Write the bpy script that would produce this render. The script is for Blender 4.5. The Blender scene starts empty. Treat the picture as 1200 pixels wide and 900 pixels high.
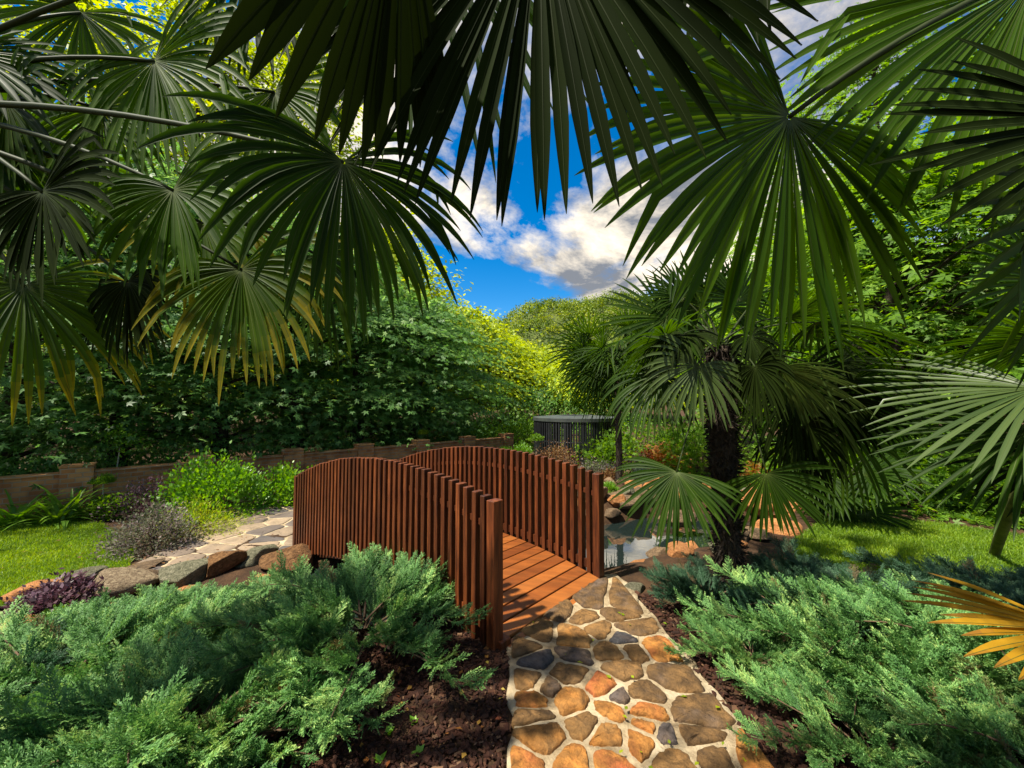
import bpy, math, random
import numpy as np
from mathutils import Vector, Matrix

# ------------------------------------------------------------------ camera, sky, sun, exposure
SC = bpy.context.scene
COL = SC.collection
CAM_Z, PITCH, FPX = 1.56, math.radians(2.8), 452.0
cam = bpy.data.cameras.new('camera'); camo = bpy.data.objects.new('camera', cam); COL.objects.link(camo)
cam.sensor_width = 36.0; cam.lens = 36.0 * FPX / 1200.0; cam.clip_start = 0.02; cam.clip_end = 2000
camo.location = (0, 0, CAM_Z); camo.rotation_euler = (math.pi / 2 + PITCH, 0, 0)
SC.camera = camo

SUN_AZ, SUN_EL = math.radians(-120), math.radians(60)      # azimuth clockwise from +Y (the view direction)
sdir = Vector((math.sin(SUN_AZ) * math.cos(SUN_EL), math.cos(SUN_AZ) * math.cos(SUN_EL), math.sin(SUN_EL)))
sl = bpy.data.lights.new('sun', 'SUN'); sl.energy = 4.4; sl.angle = math.radians(1.5); sl.color = (1.0, 0.93, 0.80)
so = bpy.data.objects.new('sun', sl); COL.objects.link(so)
so.rotation_euler = sdir.to_track_quat('Z', 'Y').to_euler(); so.location = (-8, -6, 20)

SC.view_settings.view_transform = 'Standard'; SC.view_settings.look = 'None'
SC.view_settings.exposure = 1.35; SC.view_settings.gamma = 1.0
SC.render.engine = 'CYCLES'
cy = SC.cycles
cy.use_denoising = True
cy.max_bounces = 6; cy.diffuse_bounces = 3; cy.glossy_bounces = 3; cy.transmission_bounces = 4; cy.transparent_max_bounces = 6
cy.sample_clamp_indirect = 4.0
cy.caustics_reflective = False; cy.caustics_refractive = False

world = bpy.data.worlds.new('World'); SC.world = world; world.use_nodes = True
def build_world():
    nt = world.node_tree; N = nt.nodes; L = nt.links; N.clear()
    out = N.new('ShaderNodeOutputWorld'); bg = N.new('ShaderNodeBackground'); bg.inputs['Strength'].default_value = 0.15
    sky = N.new('ShaderNodeTexSky'); sky.sky_type = 'NISHITA'; sky.sun_disc = False
    sky.sun_elevation = SUN_EL; sky.sun_rotation = SUN_AZ; sky.air_density = 1.0; sky.dust_density = 0.3; sky.ozone_density = 3.0
    hs = N.new('ShaderNodeHueSaturation'); hs.inputs['Saturation'].default_value = 1.5; hs.inputs['Value'].default_value = 0.5
    L.new(sky.outputs[0], hs.inputs['Color'])
    tc = N.new('ShaderNodeTexCoord'); sep = N.new('ShaderNodeSeparateXYZ'); L.new(tc.outputs['Generated'], sep.inputs[0])
    def math_(op, a, b=None, clamp=False):
        m = N.new('ShaderNodeMath'); m.operation = op; m.use_clamp = clamp
        for i, v in enumerate((a, b)):
            if v is None: continue
            if isinstance(v, (int, float)): m.inputs[i].default_value = v
            else: L.new(v, m.inputs[i])
        return m.outputs[0]
    zz = math_('ADD', math_('MAXIMUM', sep.outputs[2], 0.0), 0.22)
    u = math_('DIVIDE', sep.outputs[0], zz); v = math_('DIVIDE', sep.outputs[1], zz)
    cb = N.new('ShaderNodeCombineXYZ'); L.new(u, cb.inputs[0]); L.new(v, cb.inputs[1]); cb.inputs[2].default_value = 3.3
    def noise(scale, detail, rough, dist=0.0):
        n = N.new('ShaderNodeTexNoise'); n.inputs['Scale'].default_value = scale; n.inputs['Detail'].default_value = detail
        n.inputs['Roughness'].default_value = rough; n.inputs['Distortion'].default_value = dist
        L.new(cb.outputs[0], n.inputs['Vector']); return n.outputs[0]
    n1 = noise(1.15, 12, 0.62, 0.3); n2 = noise(2.6, 12, 0.66, 0.4)
    cr = N.new('ShaderNodeValToRGB'); cr.color_ramp.elements[0].position = 0.455; cr.color_ramp.elements[1].position = 0.56
    L.new(n1, cr.inputs[0])
    cc = N.new('ShaderNodeValToRGB'); e = cc.color_ramp.elements
    e[0].position = 0.40; e[0].color = (.72, .78, .9, 1); e[1].position = 0.63; e[1].color = (4.0, 3.5, 2.75, 1)
    L.new(n2, cc.inputs[0])
    mx = N.new('ShaderNodeMixRGB'); L.new(cr.outputs[0], mx.inputs[0]); L.new(hs.outputs[0], mx.inputs[1]); L.new(cc.outputs[0], mx.inputs[2])
    L.new(mx.outputs[0], bg.inputs['Color']); L.new(bg.outputs[0], out.inputs[0])
build_world()

# ------------------------------------------------------------------ helpers
rng = np.random.default_rng(7)
random.seed(7)
V3 = lambda *a: np.array(a, float)
def unit(v):
    v = np.asarray(v, float); return v / (np.linalg.norm(v, axis=-1, keepdims=True) + 1e-12)
cp, sp = math.cos(PITCH), math.sin(PITCH)
def ray(px, py):
    u, v = (px - 600) / FPX, (450 - py) / FPX
    return V3(u, cp - v * sp, sp + v * cp)
def W(px, py, D):                    # point seen at a photo pixel, D metres ahead
    d = ray(px, py); return V3(0, 0, CAM_Z) + d * (D / d[1])
def G(px, py, z=0.0):                # point of the plane z seen at a photo pixel
    d = ray(px, py); return V3(0, 0, CAM_Z) + d * ((z - CAM_Z) / d[2])
def sstep(x, a, b):
    t = np.clip((x - a) / (b - a), 0, 1); return t * t * (3 - 2 * t)

PA, PB = V3(-1.5, 3.8), V3(3.0, 5.95)
def seg_d(x, y):
    ab = PB - PA; t = np.clip(((x - PA[0]) * ab[0] + (y - PA[1]) * ab[1]) / (ab @ ab), 0, 1)
    return np.hypot(x - PA[0] - t * ab[0], y - PA[1] - t * ab[1])
def terr(x, y):                      # height of the ground
    x = np.asarray(x, float); y = np.asarray(y, float)
    z = -0.30 * sstep(-x, 0.4, 2.6)
    z = z - 0.12 * sstep(y, 6.4, 9.5) * sstep(x, -0.8, 1.2)
    z = z + 0.03 * np.sin(x * 1.7 + 1) * np.cos(y * 1.3) * sstep(np.abs(x - 0.5), 0.9, 2.0)
    z = z - 0.62 * (1 - sstep(seg_d(x, y), 0.5, 1.12))
    z = z + 0.06 * np.maximum(y - 16, 0) + 0.012 * np.maximum(np.abs(x) - 14, 0)
    return z

class MB:                            # mesh builder: arrays of faces of one size each
    def __init__(s): s.v = []; s.n = 0; s.f = []
    def add(s, v, f, mat=0, tint=0.5, tip=0.0):
        v = np.asarray(v, float).reshape(-1, 3); f = np.asarray(f, int)
        if f.ndim == 1: f = f[None]
        m = len(f)
        s.f.append((f + s.n, np.broadcast_to(np.asarray(mat), (m,)), np.broadcast_to(np.asarray(tint, float), (m,)), np.broadcast_to(np.asarray(tip, float), (m,))))
        s.v.append(v); s.n += len(v)
    def mesh(s, name, mats, smooth=True, off=(0, 0, 0)):
        me = bpy.data.meshes.new(name)
        v = np.concatenate(s.v) - np.asarray(off, float)
        me.vertices.add(len(v)); me.vertices.foreach_set('co', v.astype(np.float32).ravel())
        loops = np.concatenate([f.ravel() for f, *_ in s.f]); tot = np.concatenate([np.full(len(f), f.shape[1]) for f, *_ in s.f])
        me.loops.add(len(loops)); me.loops.foreach_set('vertex_index', loops.astype(np.int32))
        me.polygons.add(len(tot)); me.polygons.foreach_set('loop_start', (np.cumsum(tot) - tot).astype(np.int32))
        me.polygons.foreach_set('material_index', np.concatenate([m for _, m, _, _ in s.f]).astype(np.int32))
        me.polygons.foreach_set('use_smooth', np.full(len(tot), bool(smooth)))
        for nm, k in (('tint', 2), ('tip', 3)):
            a = me.attributes.new(nm, 'FLOAT', 'FACE'); a.data.foreach_set('value', np.concatenate([q[k] for q in s.f]).astype(np.float32))
        for m in (mats if isinstance(mats, (list, tuple)) else [mats]): me.materials.append(m)
        me.update(calc_edges=True); me.validate()
        return me
    # --- shapes
    def box(s, c, ax, ay, az, hx, hy, hz, bev=0.0, **k):
        """box with centre c, unit axes and half sizes; bev chamfers the edges along az and the top"""
        c = np.asarray(c, float); ax, ay, az = (np.asarray(q, float) for q in (ax, ay, az))
        if bev <= 0:
            o = [(-1, -1, -1), (1, -1, -1), (1, 1, -1), (-1, 1, -1), (-1, -1, 1), (1, -1, 1), (1, 1, 1), (-1, 1, 1)]
            v = [c + a * hx * ax + b * hy * ay + d * hz * az for a, b, d in o]
            s.add(v, [(0, 3, 2, 1), (4, 5, 6, 7), (0, 1, 5, 4), (1, 2, 6, 5), (2, 3, 7, 6), (3, 0, 4, 7)], **k); return
        def ring(x, y, z, b):
            q = [(-x + b, -y), (x - b, -y), (x, -y + b), (x, y - b), (x - b, y), (-x + b, y), (-x, y - b), (-x, -y + b)]
            return [c + a * ax + d * ay + z * az for a, d in q]
        b = bev
        R = [ring(hx - b, hy - b, -hz, b), ring(hx, hy, -hz + b, b), ring(hx, hy, hz - b, b), ring(hx - b, hy - b, hz, b)]
        v = np.concatenate(R); f = []
        for r in range(3):
            for i in range(8): f.append((r * 8 + i, r * 8 + (i + 1) % 8, r * 8 + 8 + (i + 1) % 8, r * 8 + 8 + i))
        n0 = s.n
        s.add(v, f, **k)
        s.f.append((np.array([list(range(n0 + 24, n0 + 32)), list(range(n0 + 7, n0 - 1, -1))]), np.full(2, k.get('mat', 0)), np.full(2, k.get('tint', .5)), np.full(2, k.get('tip', 0.)))) if True else None
    def tube(s, pts, rad, sides=6, cap=True, **k):
        pts = np.asarray(pts, float); n = len(pts); rad = np.broadcast_to(np.asarray(rad, float), (n,))
        d = unit(np.gradient(pts, axis=0)); ref = V3(0, 0, 1) if abs(d[0][2]) < .9 else V3(1, 0, 0)
        a = unit(np.cross(d, ref)); b = np.cross(d, a)
        th = np.arange(sides) * 2 * math.pi / sides
        v = pts[:, None] + rad[:, None, None] * (np.cos(th)[None, :, None] * a[:, None] + np.sin(th)[None, :, None] * b[:, None])
        i, j = np.meshgrid(np.arange(n - 1), np.arange(sides), indexing='ij'); i = i.ravel(); j = j.ravel(); j2 = (j + 1) % sides
        n0 = s.n
        s.add(v, np.stack([i * sides + j, i * sides + j2, (i + 1) * sides + j2, (i + 1) * sides + j], 1), **k)
        if cap:
            e = (np.full(1, k.get('mat', 0)), np.full(1, k.get('tint', .5)), np.full(1, k.get('tip', 0.)))
            s.f.append((np.array([[n0 + q for q in range(sides)][::-1]]), *e)); s.f.append((np.array([[n0 + (n - 1) * sides + q for q in range(sides)]]), *e))
    def scatter(s, tv, tf, P, X, Y, Z, S, tint, **k):
        """copies of template (tv, tf) at P with frames X,Y,Z and scale S"""
        tv = np.asarray(tv, float); tf = np.asarray(tf, int); n = len(P); S = np.broadcast_to(np.asarray(S, float), (n,))
        v = P[:, None] + S[:, None, None] * (tv[None, :, 0:1] * X[:, None] + tv[None, :, 1:2] * Y[:, None] + tv[None, :, 2:3] * Z[:, None])
        f = tf[None] + (np.arange(n) * len(tv))[:, None, None]
        s.add(v.reshape(-1, 3), f.reshape(-1, tf.shape[1]), tint=np.repeat(np.broadcast_to(tint, (n,)), len(tf)), **k)

def link(name, me, parent=None, loc=None):
    o = bpy.data.objects.new(name, me); COL.objects.link(o)
    if parent is not None: o.parent = parent
    if loc is not None: o.location = loc
    return o
def tag(o, label=None, cat=None, group=None, kind=None):
    if label: o['label'] = label
    if cat: o['category'] = cat
    if group: o['group'] = group
    if kind: o['kind'] = kind
    return o
def thing(name, label, cat, loc, group=None):
    return tag(link(name, None, None, tuple(loc)), label, cat, group)
def part(name, mb, mats, parent, smooth=True, origin=None):
    """mesh built in world coordinates, put under a parent standing at origin"""
    if origin is None: origin = V3(*parent.location) if parent is not None else V3(0, 0, 0)
    return link(name, mb.mesh(name, mats, smooth, origin), parent)
def frames(Y, Zh):
    Y = unit(Y); X = unit(np.cross(Y, Zh)); Z = np.cross(X, Y); return X, Y, Z
def copy_tree(o, loc, rz=0.0, scale=1.0, label=None):
    c = o.copy(); COL.objects.link(c); c.location = loc; c.rotation_euler = (0, 0, rz); c.scale = (scale,) * 3
    if label: c['label'] = label
    for ch in [q for q in bpy.data.objects if q.parent == o]:
        d = ch.copy(); COL.objects.link(d); d.parent = c
    return c

# ------------------------------------------------------------------ materials
def new_mat(name):
    m = bpy.data.materials.new(name); m.use_nodes = True; nt = m.node_tree; nt.nodes.clear()
    return m, nt.nodes, nt.links
def ramp(N, stops):
    r = N.new('ShaderNodeValToRGB'); e = r.color_ramp.elements
    while len(e) > 1: e.remove(e[-1])
    for i, (p, c) in enumerate(stops):
        q = e[0] if i == 0 else e.new(p)
        q.position = p; q.color = (*c, 1)
    return r
def leaf_mat(name, stops, trans=0.35, rough=0.45, tipcol=None, spec=0.4, tipstart=0.8):
    m, N, L = new_mat(name)
    out = N.new('ShaderNodeOutputMaterial'); at = N.new('ShaderNodeAttribute'); at.attribute_name = 'tint'
    r = ramp(N, stops); L.new(at.outputs['Fac'], r.inputs[0]); col = r.outputs[0]
    if tipcol:
        a2 = N.new('ShaderNodeAttribute'); a2.attribute_name = 'tip'
        rr = ramp(N, [(tipstart, (0, 0, 0)), (1.0, (1, 1, 1))]); L.new(a2.outputs['Fac'], rr.inputs[0])
        mx = N.new('ShaderNodeMixRGB'); L.new(rr.outputs[0], mx.inputs[0]); L.new(col, mx.inputs[1]); mx.inputs[2].default_value = (*tipcol, 1); col = mx.outputs[0]
    p = N.new('ShaderNodeBsdfPrincipled'); p.inputs['Roughness'].default_value = rough; p.inputs['Specular IOR Level'].default_value = spec
    L.new(col, p.inputs['Base Color'])
    t = N.new('ShaderNodeBsdfTranslucent')
    hs = N.new('ShaderNodeHueSaturation'); hs.inputs['Hue'].default_value = 0.485; hs.inputs['Saturation'].default_value = 1.1; hs.inputs['Value'].default_value = 1.6
    L.new(col, hs.inputs['Color']); L.new(hs.outputs[0], t.inputs['Color'])
    ms = N.new('ShaderNodeMixShader'); ms.inputs[0].default_value = trans
    L.new(p.outputs[0], ms.inputs[1]); L.new(t.outputs[0], ms.inputs[2]); L.new(ms.outputs[0], out.inputs[0])
    return m
def noise_mat(name, stops, scale=6, detail=8, rough=0.85, bump=0.4, bscale=None, stretch=(1, 1, 1), dist=0.0, spec=0.3, tintmix=None, coord='Object', objvar=0.0, bdist=0.02, tintvar=0.0):
    m, N, L = new_mat(name)
    out = N.new('ShaderNodeOutputMaterial'); p = N.new('ShaderNodeBsdfPrincipled'); L.new(p.outputs[0], out.inputs[0])
    p.inputs['Roughness'].default_value = rough; p.inputs['Specular IOR Level'].default_value = spec
    tc = N.new('ShaderNodeTexCoord'); mp = N.new('ShaderNodeMapping'); L.new(tc.outputs[coord], mp.inputs[0]); mp.inputs['Scale'].default_value = stretch
    n = N.new('ShaderNodeTexNoise'); n.inputs['Scale'].default_value = scale; n.inputs['Detail'].default_value = detail; n.inputs['Roughness'].default_value = 0.65; n.inputs['Distortion'].default_value = dist
    L.new(mp.outputs[0], n.inputs['Vector'])
    r = ramp(N, stops); L.new(n.outputs[0], r.inputs[0]); col = r.outputs[0]
    if tintmix:                      # several face colours picked by 'tint', mottled by the noise
        at = N.new('ShaderNodeAttribute'); at.attribute_name = 'tint'
        r2 = ramp(N, tintmix); fac = at.outputs['Fac']
        if tintvar:
            n3 = N.new('ShaderNodeTexNoise'); n3.inputs['Scale'].default_value = scale * .6; n3.inputs['Detail'].default_value = 6; L.new(mp.outputs[0], n3.inputs['Vector'])
            mr = N.new('ShaderNodeMapRange'); mr.inputs['From Min'].default_value = .25; mr.inputs['From Max'].default_value = .75; mr.inputs['To Min'].default_value = -tintvar; mr.inputs['To Max'].default_value = tintvar
            L.new(n3.outputs[0], mr.inputs[0]); ad = N.new('ShaderNodeMath'); ad.operation = 'ADD'; ad.use_clamp = True; L.new(fac, ad.inputs[0]); L.new(mr.outputs[0], ad.inputs[1]); fac = ad.outputs[0]
        L.new(fac, r2.inputs[0])
        mx = N.new('ShaderNodeMixRGB'); mx.blend_type = 'OVERLAY'; mx.inputs[0].default_value = 0.75
        L.new(r2.outputs[0], mx.inputs[1]); L.new(col, mx.inputs[2]); col = mx.outputs[0]
    if objvar:
        oi = N.new('ShaderNodeObjectInfo'); mr = N.new('ShaderNodeMapRange'); mr.inputs['To Min'].default_value = 1 - objvar; mr.inputs['To Max'].default_value = 1 + objvar
        L.new(oi.outputs['Random'], mr.inputs[0]); hs = N.new('ShaderNodeHueSaturation'); L.new(mr.outputs[0], hs.inputs['Value']); L.new(col, hs.inputs['Color']); col = hs.outputs[0]
    L.new(col, p.inputs['Base Color'])
    n2 = N.new('ShaderNodeTexNoise'); n2.inputs['Scale'].default_value = bscale or scale * 3; n2.inputs['Detail'].default_value = 10; n2.inputs['Roughness'].default_value = 0.7
    L.new(mp.outputs[0], n2.inputs['Vector'])
    b = N.new('ShaderNodeBump'); b.inputs['Strength'].default_value = bump; b.inputs['Distance'].default_value = bdist
    L.new(n2.outputs[0], b.inputs['Height']); L.new(b.outputs[0], p.inputs['Normal'])
    return m

M = {}
M['soil'] = noise_mat('soil', [(0.3, (.022, .011, .005)), (0.55, (.06, .030, .012)), (0.75, (.10, .054, .023))], 9, 12, .95, .9, 40, bdist=.03)
M['chip'] = noise_mat('bark_chip', [(0.3, (.06, .03, .016)), (0.7, (.17, .09, .05))], 20, 4, .9, .3, tintmix=[(0, (.035, .016, .009)), (.6, (.10, .04, .02)), (.85, (.16, .085, .045)), (1, (.32, .22, .13))])
M['mortar'] = noise_mat('mortar', [(0.3, (.10, .07, .04)), (0.43, (.28, .21, .12)), (0.56, (.43, .34, .21)), (0.75, (.58, .49, .34))], 6, 14, .95, 1.0, 38, dist=.3, bdist=.02)
M['flag'] = noise_mat('path_stone', [(0.30, (.06, .055, .05)), (0.44, (.34, .33, .32)), (0.56, (.58, .56, .52)), (0.70, (.9, .86, .78))], 13, 12, .75, 1.0, 30, dist=.7, spec=.3, bdist=.03, tintvar=.16,
    tintmix=[(0, (.075, .072, .075)), (.15, (.13, .10, .085)), (.35, (.13, .075, .03)), (.55, (.25, .135, .045)), (.75, (.38, .165, .035)), (.9, (.38, .12, .035)), (1, (.38, .10, .04))])
M['paver'] = noise_mat('paving_slab', [(0.3, (.3, .3, .3)), (0.5, (.5, .5, .5)), (0.7, (.68, .66, .62))], 5, 12, .75, .4, 30, spec=.35,
    tintmix=[(0, (.07, .062, .06)), (.4, (.13, .098, .075)), (.7, (.19, .14, .095)), (1, (.27, .20, .13))])
M['rock'] = noise_mat('rock', [(0.25, (.05, .04, .03)), (0.45, (.17, .11, .06)), (0.6, (.26, .17, .09)), (0.8, (.38, .30, .2))], 5, 12, .85, 1.0, 12, dist=.6, bdist=.05, objvar=.3)
M['rock_orange'] = noise_mat('rock_orange', [(0.3, (.2, .075, .025)), (0.55, (.45, .19, .06)), (0.8, (.52, .3, .14))], 5, 12, .85, .9, 12, bdist=.04, objvar=.2)
M['rock_rust'] = noise_mat('rock_rust', [(0.28, (.04, .022, .01)), (0.45, (.16, .075, .025)), (0.6, (.28, .14, .05)), (0.8, (.40, .27, .14))], 6, 14, .85, 1.0, 14, dist=.8, bdist=.07, objvar=.2)
M['rock_tan'] = noise_mat('rock_tan', [(0.28, (.06, .045, .03)), (0.45, (.24, .17, .10)), (0.62, (.40, .31, .19)), (0.8, (.55, .46, .32))], 8, 14, .85, 1.0, 16, dist=.8, bdist=.07, objvar=.2)
M['rock_grey'] = noise_mat('rock_grey', [(0.28, (.05, .052, .03)), (0.45, (.16, .155, .09)), (0.6, (.26, .24, .15)), (0.8, (.45, .42, .31))], 7, 14, .85, 1.0, 16, dist=.6, bdist=.06, objvar=.2)
M['wood_rail'] = noise_mat('wood_rail', [(0.3, (.026, .007, .0025)), (0.5, (.088, .022, .006)), (0.7, (.17, .048, .012))], 5, 8, .48, .25, 30, stretch=(9, 9, .7), spec=.32, objvar=.42, bdist=.004)
M['wood_deck'] = noise_mat('wood_deck', [(0.28, (.13, .045, .013)), (0.5, (.30, .115, .033)), (0.72, (.44, .2, .07))], 2.2, 10, .45, .35, 18, stretch=(1.2, 10, 8), dist=.8, spec=.4, bdist=.004,
    tintvar=.3, tintmix=[(0, (.17, .07, .017)), (.5, (.28, .13, .032)), (1, (.38, .20, .055))])
M['wood_dark'] = noise_mat('wood_dark', [(0.3, (.04, .012, .005)), (0.7, (.11, .035, .013))], 6, 6, .6, .3, stretch=(1, 1, 1))
M['bark'] = noise_mat('bark', [(0.3, (.02, .014, .01)), (0.6, (.06, .045, .03)), (0.8, (.11, .09, .06))], 5, 10, .95, 1.0, 14, stretch=(3, 3, .7), bdist=.04)
M['pale_bark'] = noise_mat('pale_bark', [(0.3, (.22, .19, .13)), (0.7, (.4, .36, .26))], 10, 6, .9, .4)
M['fibre'] = leaf_mat('palm_fibre', [(0, (.006, .004, .0025)), (.6, (.018, .011, .006)), (1, (.06, .04, .02))], .1, .9)
M['black_metal'] = noise_mat('black_metal', [(0.3, (.006, .007, .008)), (0.7, (.014, .015, .017))], 8, 4, .45, .1, spec=.5)
M['metal_top'] = noise_mat('metal_top', [(0.3, (.02, .026, .024)), (0.7, (.06, .07, .06))], 4, 6, .5, .1, spec=.5)
M['pond_bed'] = noise_mat('pond_bed', [(0.3, (.02, .02, .012)), (0.7, (.07, .06, .035))], 4, 8, .9, .5)
M['turf'] = noise_mat('turf', [(0.3, (.03, .06, .008)), (0.7, (.07, .13, .014))], 12, 8, .95, .6)
M['grass'] = leaf_mat('grass_blade', [(0, (.07, .14, .008)), (.6, (.17, .29, .012)), (1, (.30, .40, .02))], .4, .5)
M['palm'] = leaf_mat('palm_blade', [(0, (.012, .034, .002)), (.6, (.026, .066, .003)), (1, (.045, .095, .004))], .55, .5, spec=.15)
M['palm_shaded'] = leaf_mat('palm_blade_shaded', [(0, (.006, .011, .002)), (1, (.013, .023, .003))], .12, .8, spec=.03)  # near-black copy of palm; shaded, backlit look is painted into the colour
M['palm_lit'] = leaf_mat('palm_blade_sunlit', [(0, (.03, .075, .004)), (1, (.075, .14, .008))], .6, .5, tipcol=(.34, .28, .02), spec=.15, tipstart=.6)  # lighter copy of palm: sunlit tone in the base colour, plus yellow tips
M['palm_silver_lit'] = leaf_mat('palm_blade_silver_lit', [(0, (.035, .065, .012)), (1, (.09, .135, .035))], .35, .4, spec=.4)  # pale silvery copy of palm; its lit look is part of the colour
M['palm_yellow'] = leaf_mat('palm_blade_yellow', [(0, (.30, .15, .008)), (1, (.46, .26, .015))], .4, .6, tipcol=(.25, .12, .02), spec=.1)
M['palm_glow'] = leaf_mat('palm_blade_glow', [(0, (.025, .07, .003)), (1, (.07, .145, .006))], .6, .5, spec=.12)  # brighter copy of palm; sun glowing through is put into the base colour
M['rib'] = leaf_mat('palm_rib', [(0, (.03, .05, .008)), (1, (.09, .12, .025))], .2, .5, spec=.2)
M['rib_shaded'] = leaf_mat('palm_rib_shaded', [(0, (.012, .02, .004)), (1, (.03, .045, .008))], .1, .6, spec=.1)  # midribs of the darkened fans, shade included in the colour
M['stalk'] = leaf_mat('palm_stalk', [(0, (.012, .018, .005)), (1, (.035, .05, .012))], .05, .6, spec=.15)
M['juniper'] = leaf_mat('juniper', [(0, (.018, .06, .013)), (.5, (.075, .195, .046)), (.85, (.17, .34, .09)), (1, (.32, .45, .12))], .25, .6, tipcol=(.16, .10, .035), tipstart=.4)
M['juniper_dark'] = leaf_mat('juniper_dark', [(0, (.010, .035, .016)), (.6, (.03, .085, .038)), (1, (.07, .15, .07))], .25, .6, tipcol=(.12, .075, .03), tipstart=.4)  # darker juniper copy; palm shade is put into this colour right of the trunk
M['twig'] = noise_mat('twig', [(0.3, (.05, .03, .018)), (0.7, (.14, .09, .05))], 20, 4, .9, .3)
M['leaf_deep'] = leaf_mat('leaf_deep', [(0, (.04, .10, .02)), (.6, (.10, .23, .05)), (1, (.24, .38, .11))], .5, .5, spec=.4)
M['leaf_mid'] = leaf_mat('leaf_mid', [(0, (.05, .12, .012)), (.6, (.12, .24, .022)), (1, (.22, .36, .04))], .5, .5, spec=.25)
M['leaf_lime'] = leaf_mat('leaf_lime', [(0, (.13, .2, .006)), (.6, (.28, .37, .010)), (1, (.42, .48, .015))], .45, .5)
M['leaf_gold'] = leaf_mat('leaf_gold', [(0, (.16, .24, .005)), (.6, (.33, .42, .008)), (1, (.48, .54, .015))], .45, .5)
M['leaf_hill'] = leaf_mat('leaf_hill', [(0, (.03, .07, .006)), (.5, (.11, .18, .010)), (1, (.28, .33, .015))], .35, .6)
M['leaf_bright'] = leaf_mat('leaf_bright', [(0, (.06, .16, .015)), (.6, (.13, .30, .02)), (1, (.25, .42, .04))], .4, .4)
M['leaf_purple'] = leaf_mat('leaf_purple', [(0, (.03, .014, .02)), (.6, (.09, .04, .05)), (1, (.2, .13, .16))], .3, .5)
M['leaf_sage'] = leaf_mat('leaf_sage', [(0, (.05, .07, .035)), (.5, (.12, .13, .07)), (.8, (.16, .11, .11)), (1, (.32, .27, .27))], .3, .6)
M['leaf_rust'] = leaf_mat('leaf_rust', [(0, (.08, .035, .015)), (.6, (.19, .09, .03)), (1, (.26, .2, .06))], .35, .6)
M['leaf_red'] = leaf_mat('leaf_red', [(0, (.22, .05, .02)), (.5, (.32, .14, .03)), (1, (.36, .28, .05))], .4, .5)
M['leaf_grey'] = leaf_mat('leaf_grey', [(0, (.18, .24, .13)), (1, (.40, .45, .30))], .3, .6)
M['hill'] = noise_mat('hill_ground', [(0.3, (.03, .05, .01)), (0.7, (.09, .11, .02))], .2, 8, .95, .5)

def brick_mat():
    m, N, L = new_mat('brick_wall'); out = N.new('ShaderNodeOutputMaterial'); p = N.new('ShaderNodeBsdfPrincipled'); L.new(p.outputs[0], out.inputs[0])
    p.inputs['Roughness'].default_value = .9
    tc = N.new('ShaderNodeTexCoord'); sp_ = N.new('ShaderNodeSeparateXYZ'); L.new(tc.outputs['Object'], sp_.inputs[0])
    cb = N.new('ShaderNodeCombineXYZ'); ad = N.new('ShaderNodeMath'); ad.operation = 'ADD'
    L.new(sp_.outputs[0], ad.inputs[0]); L.new(sp_.outputs[1], ad.inputs[1]); L.new(ad.outputs[0], cb.inputs[0]); L.new(sp_.outputs[2], cb.inputs[1])
    b = N.new('ShaderNodeTexBrick'); L.new(cb.outputs[0], b.inputs['Vector'])
    b.inputs['Scale'].default_value = 1; b.inputs['Brick Width'].default_value = .23; b.inputs['Row Height'].default_value = .076; b.inputs['Mortar Size'].default_value = .008
    b.inputs['Color1'].default_value = (.34, .135, .04, 1); b.inputs['Color2'].default_value = (.48, .25, .09, 1); b.inputs['Mortar'].default_value = (.30, .23, .15, 1); b.inputs['Bias'].default_value = -.1
    n = N.new('ShaderNodeTexNoise'); n.inputs['Scale'].default_value = 3; n.inputs['Detail'].default_value = 10; L.new(tc.outputs['Object'], n.inputs['Vector'])
    r = ramp(N, [(.3, (.35, .3, .25)), (.65, (1, 1, 1))]); L.new(n.outputs[0], r.inputs[0])
    mx = N.new('ShaderNodeMixRGB'); mx.blend_type = 'MULTIPLY'; mx.inputs[0].default_value = .8; L.new(b.outputs[0], mx.inputs[1]); L.new(r.outputs[0], mx.inputs[2])
    L.new(mx.outputs[0], p.inputs['Base Color'])
    bp = N.new('ShaderNodeBump'); bp.inputs['Strength'].default_value = .7; bp.inputs['Distance'].default_value = .012; bp.invert = True; L.new(b.outputs['Fac'], bp.inputs['Height']); L.new(bp.outputs[0], p.inputs['Normal'])
    return m
M['brick'] = brick_mat()
def water_mat():
    m, N, L = new_mat('pond_water'); out = N.new('ShaderNodeOutputMaterial'); p = N.new('ShaderNodeBsdfPrincipled'); L.new(p.outputs[0], out.inputs[0])
    p.inputs['Base Color'].default_value = (.012, .02, .018, 1); p.inputs['Roughness'].default_value = .03; p.inputs['IOR'].default_value = 1.33; p.inputs['Specular IOR Level'].default_value = 1.0
    p.inputs['Coat Weight'].default_value = 1.0; p.inputs['Coat IOR'].default_value = 2.1; p.inputs['Coat Roughness'].default_value = .02
    tc = N.new('ShaderNodeTexCoord'); n = N.new('ShaderNodeTexNoise'); n.inputs['Scale'].default_value = 4; n.inputs['Detail'].default_value = 3; L.new(tc.outputs['Object'], n.inputs['Vector'])
    b = N.new('ShaderNodeBump'); b.inputs['Strength'].default_value = .12; b.inputs['Distance'].default_value = .01; L.new(n.outputs[0], b.inputs['Height']); L.new(b.outputs[0], p.inputs['Normal']); L.new(b.outputs[0], p.inputs['Coat Normal'])
    return m
M['water'] = water_mat()

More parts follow.
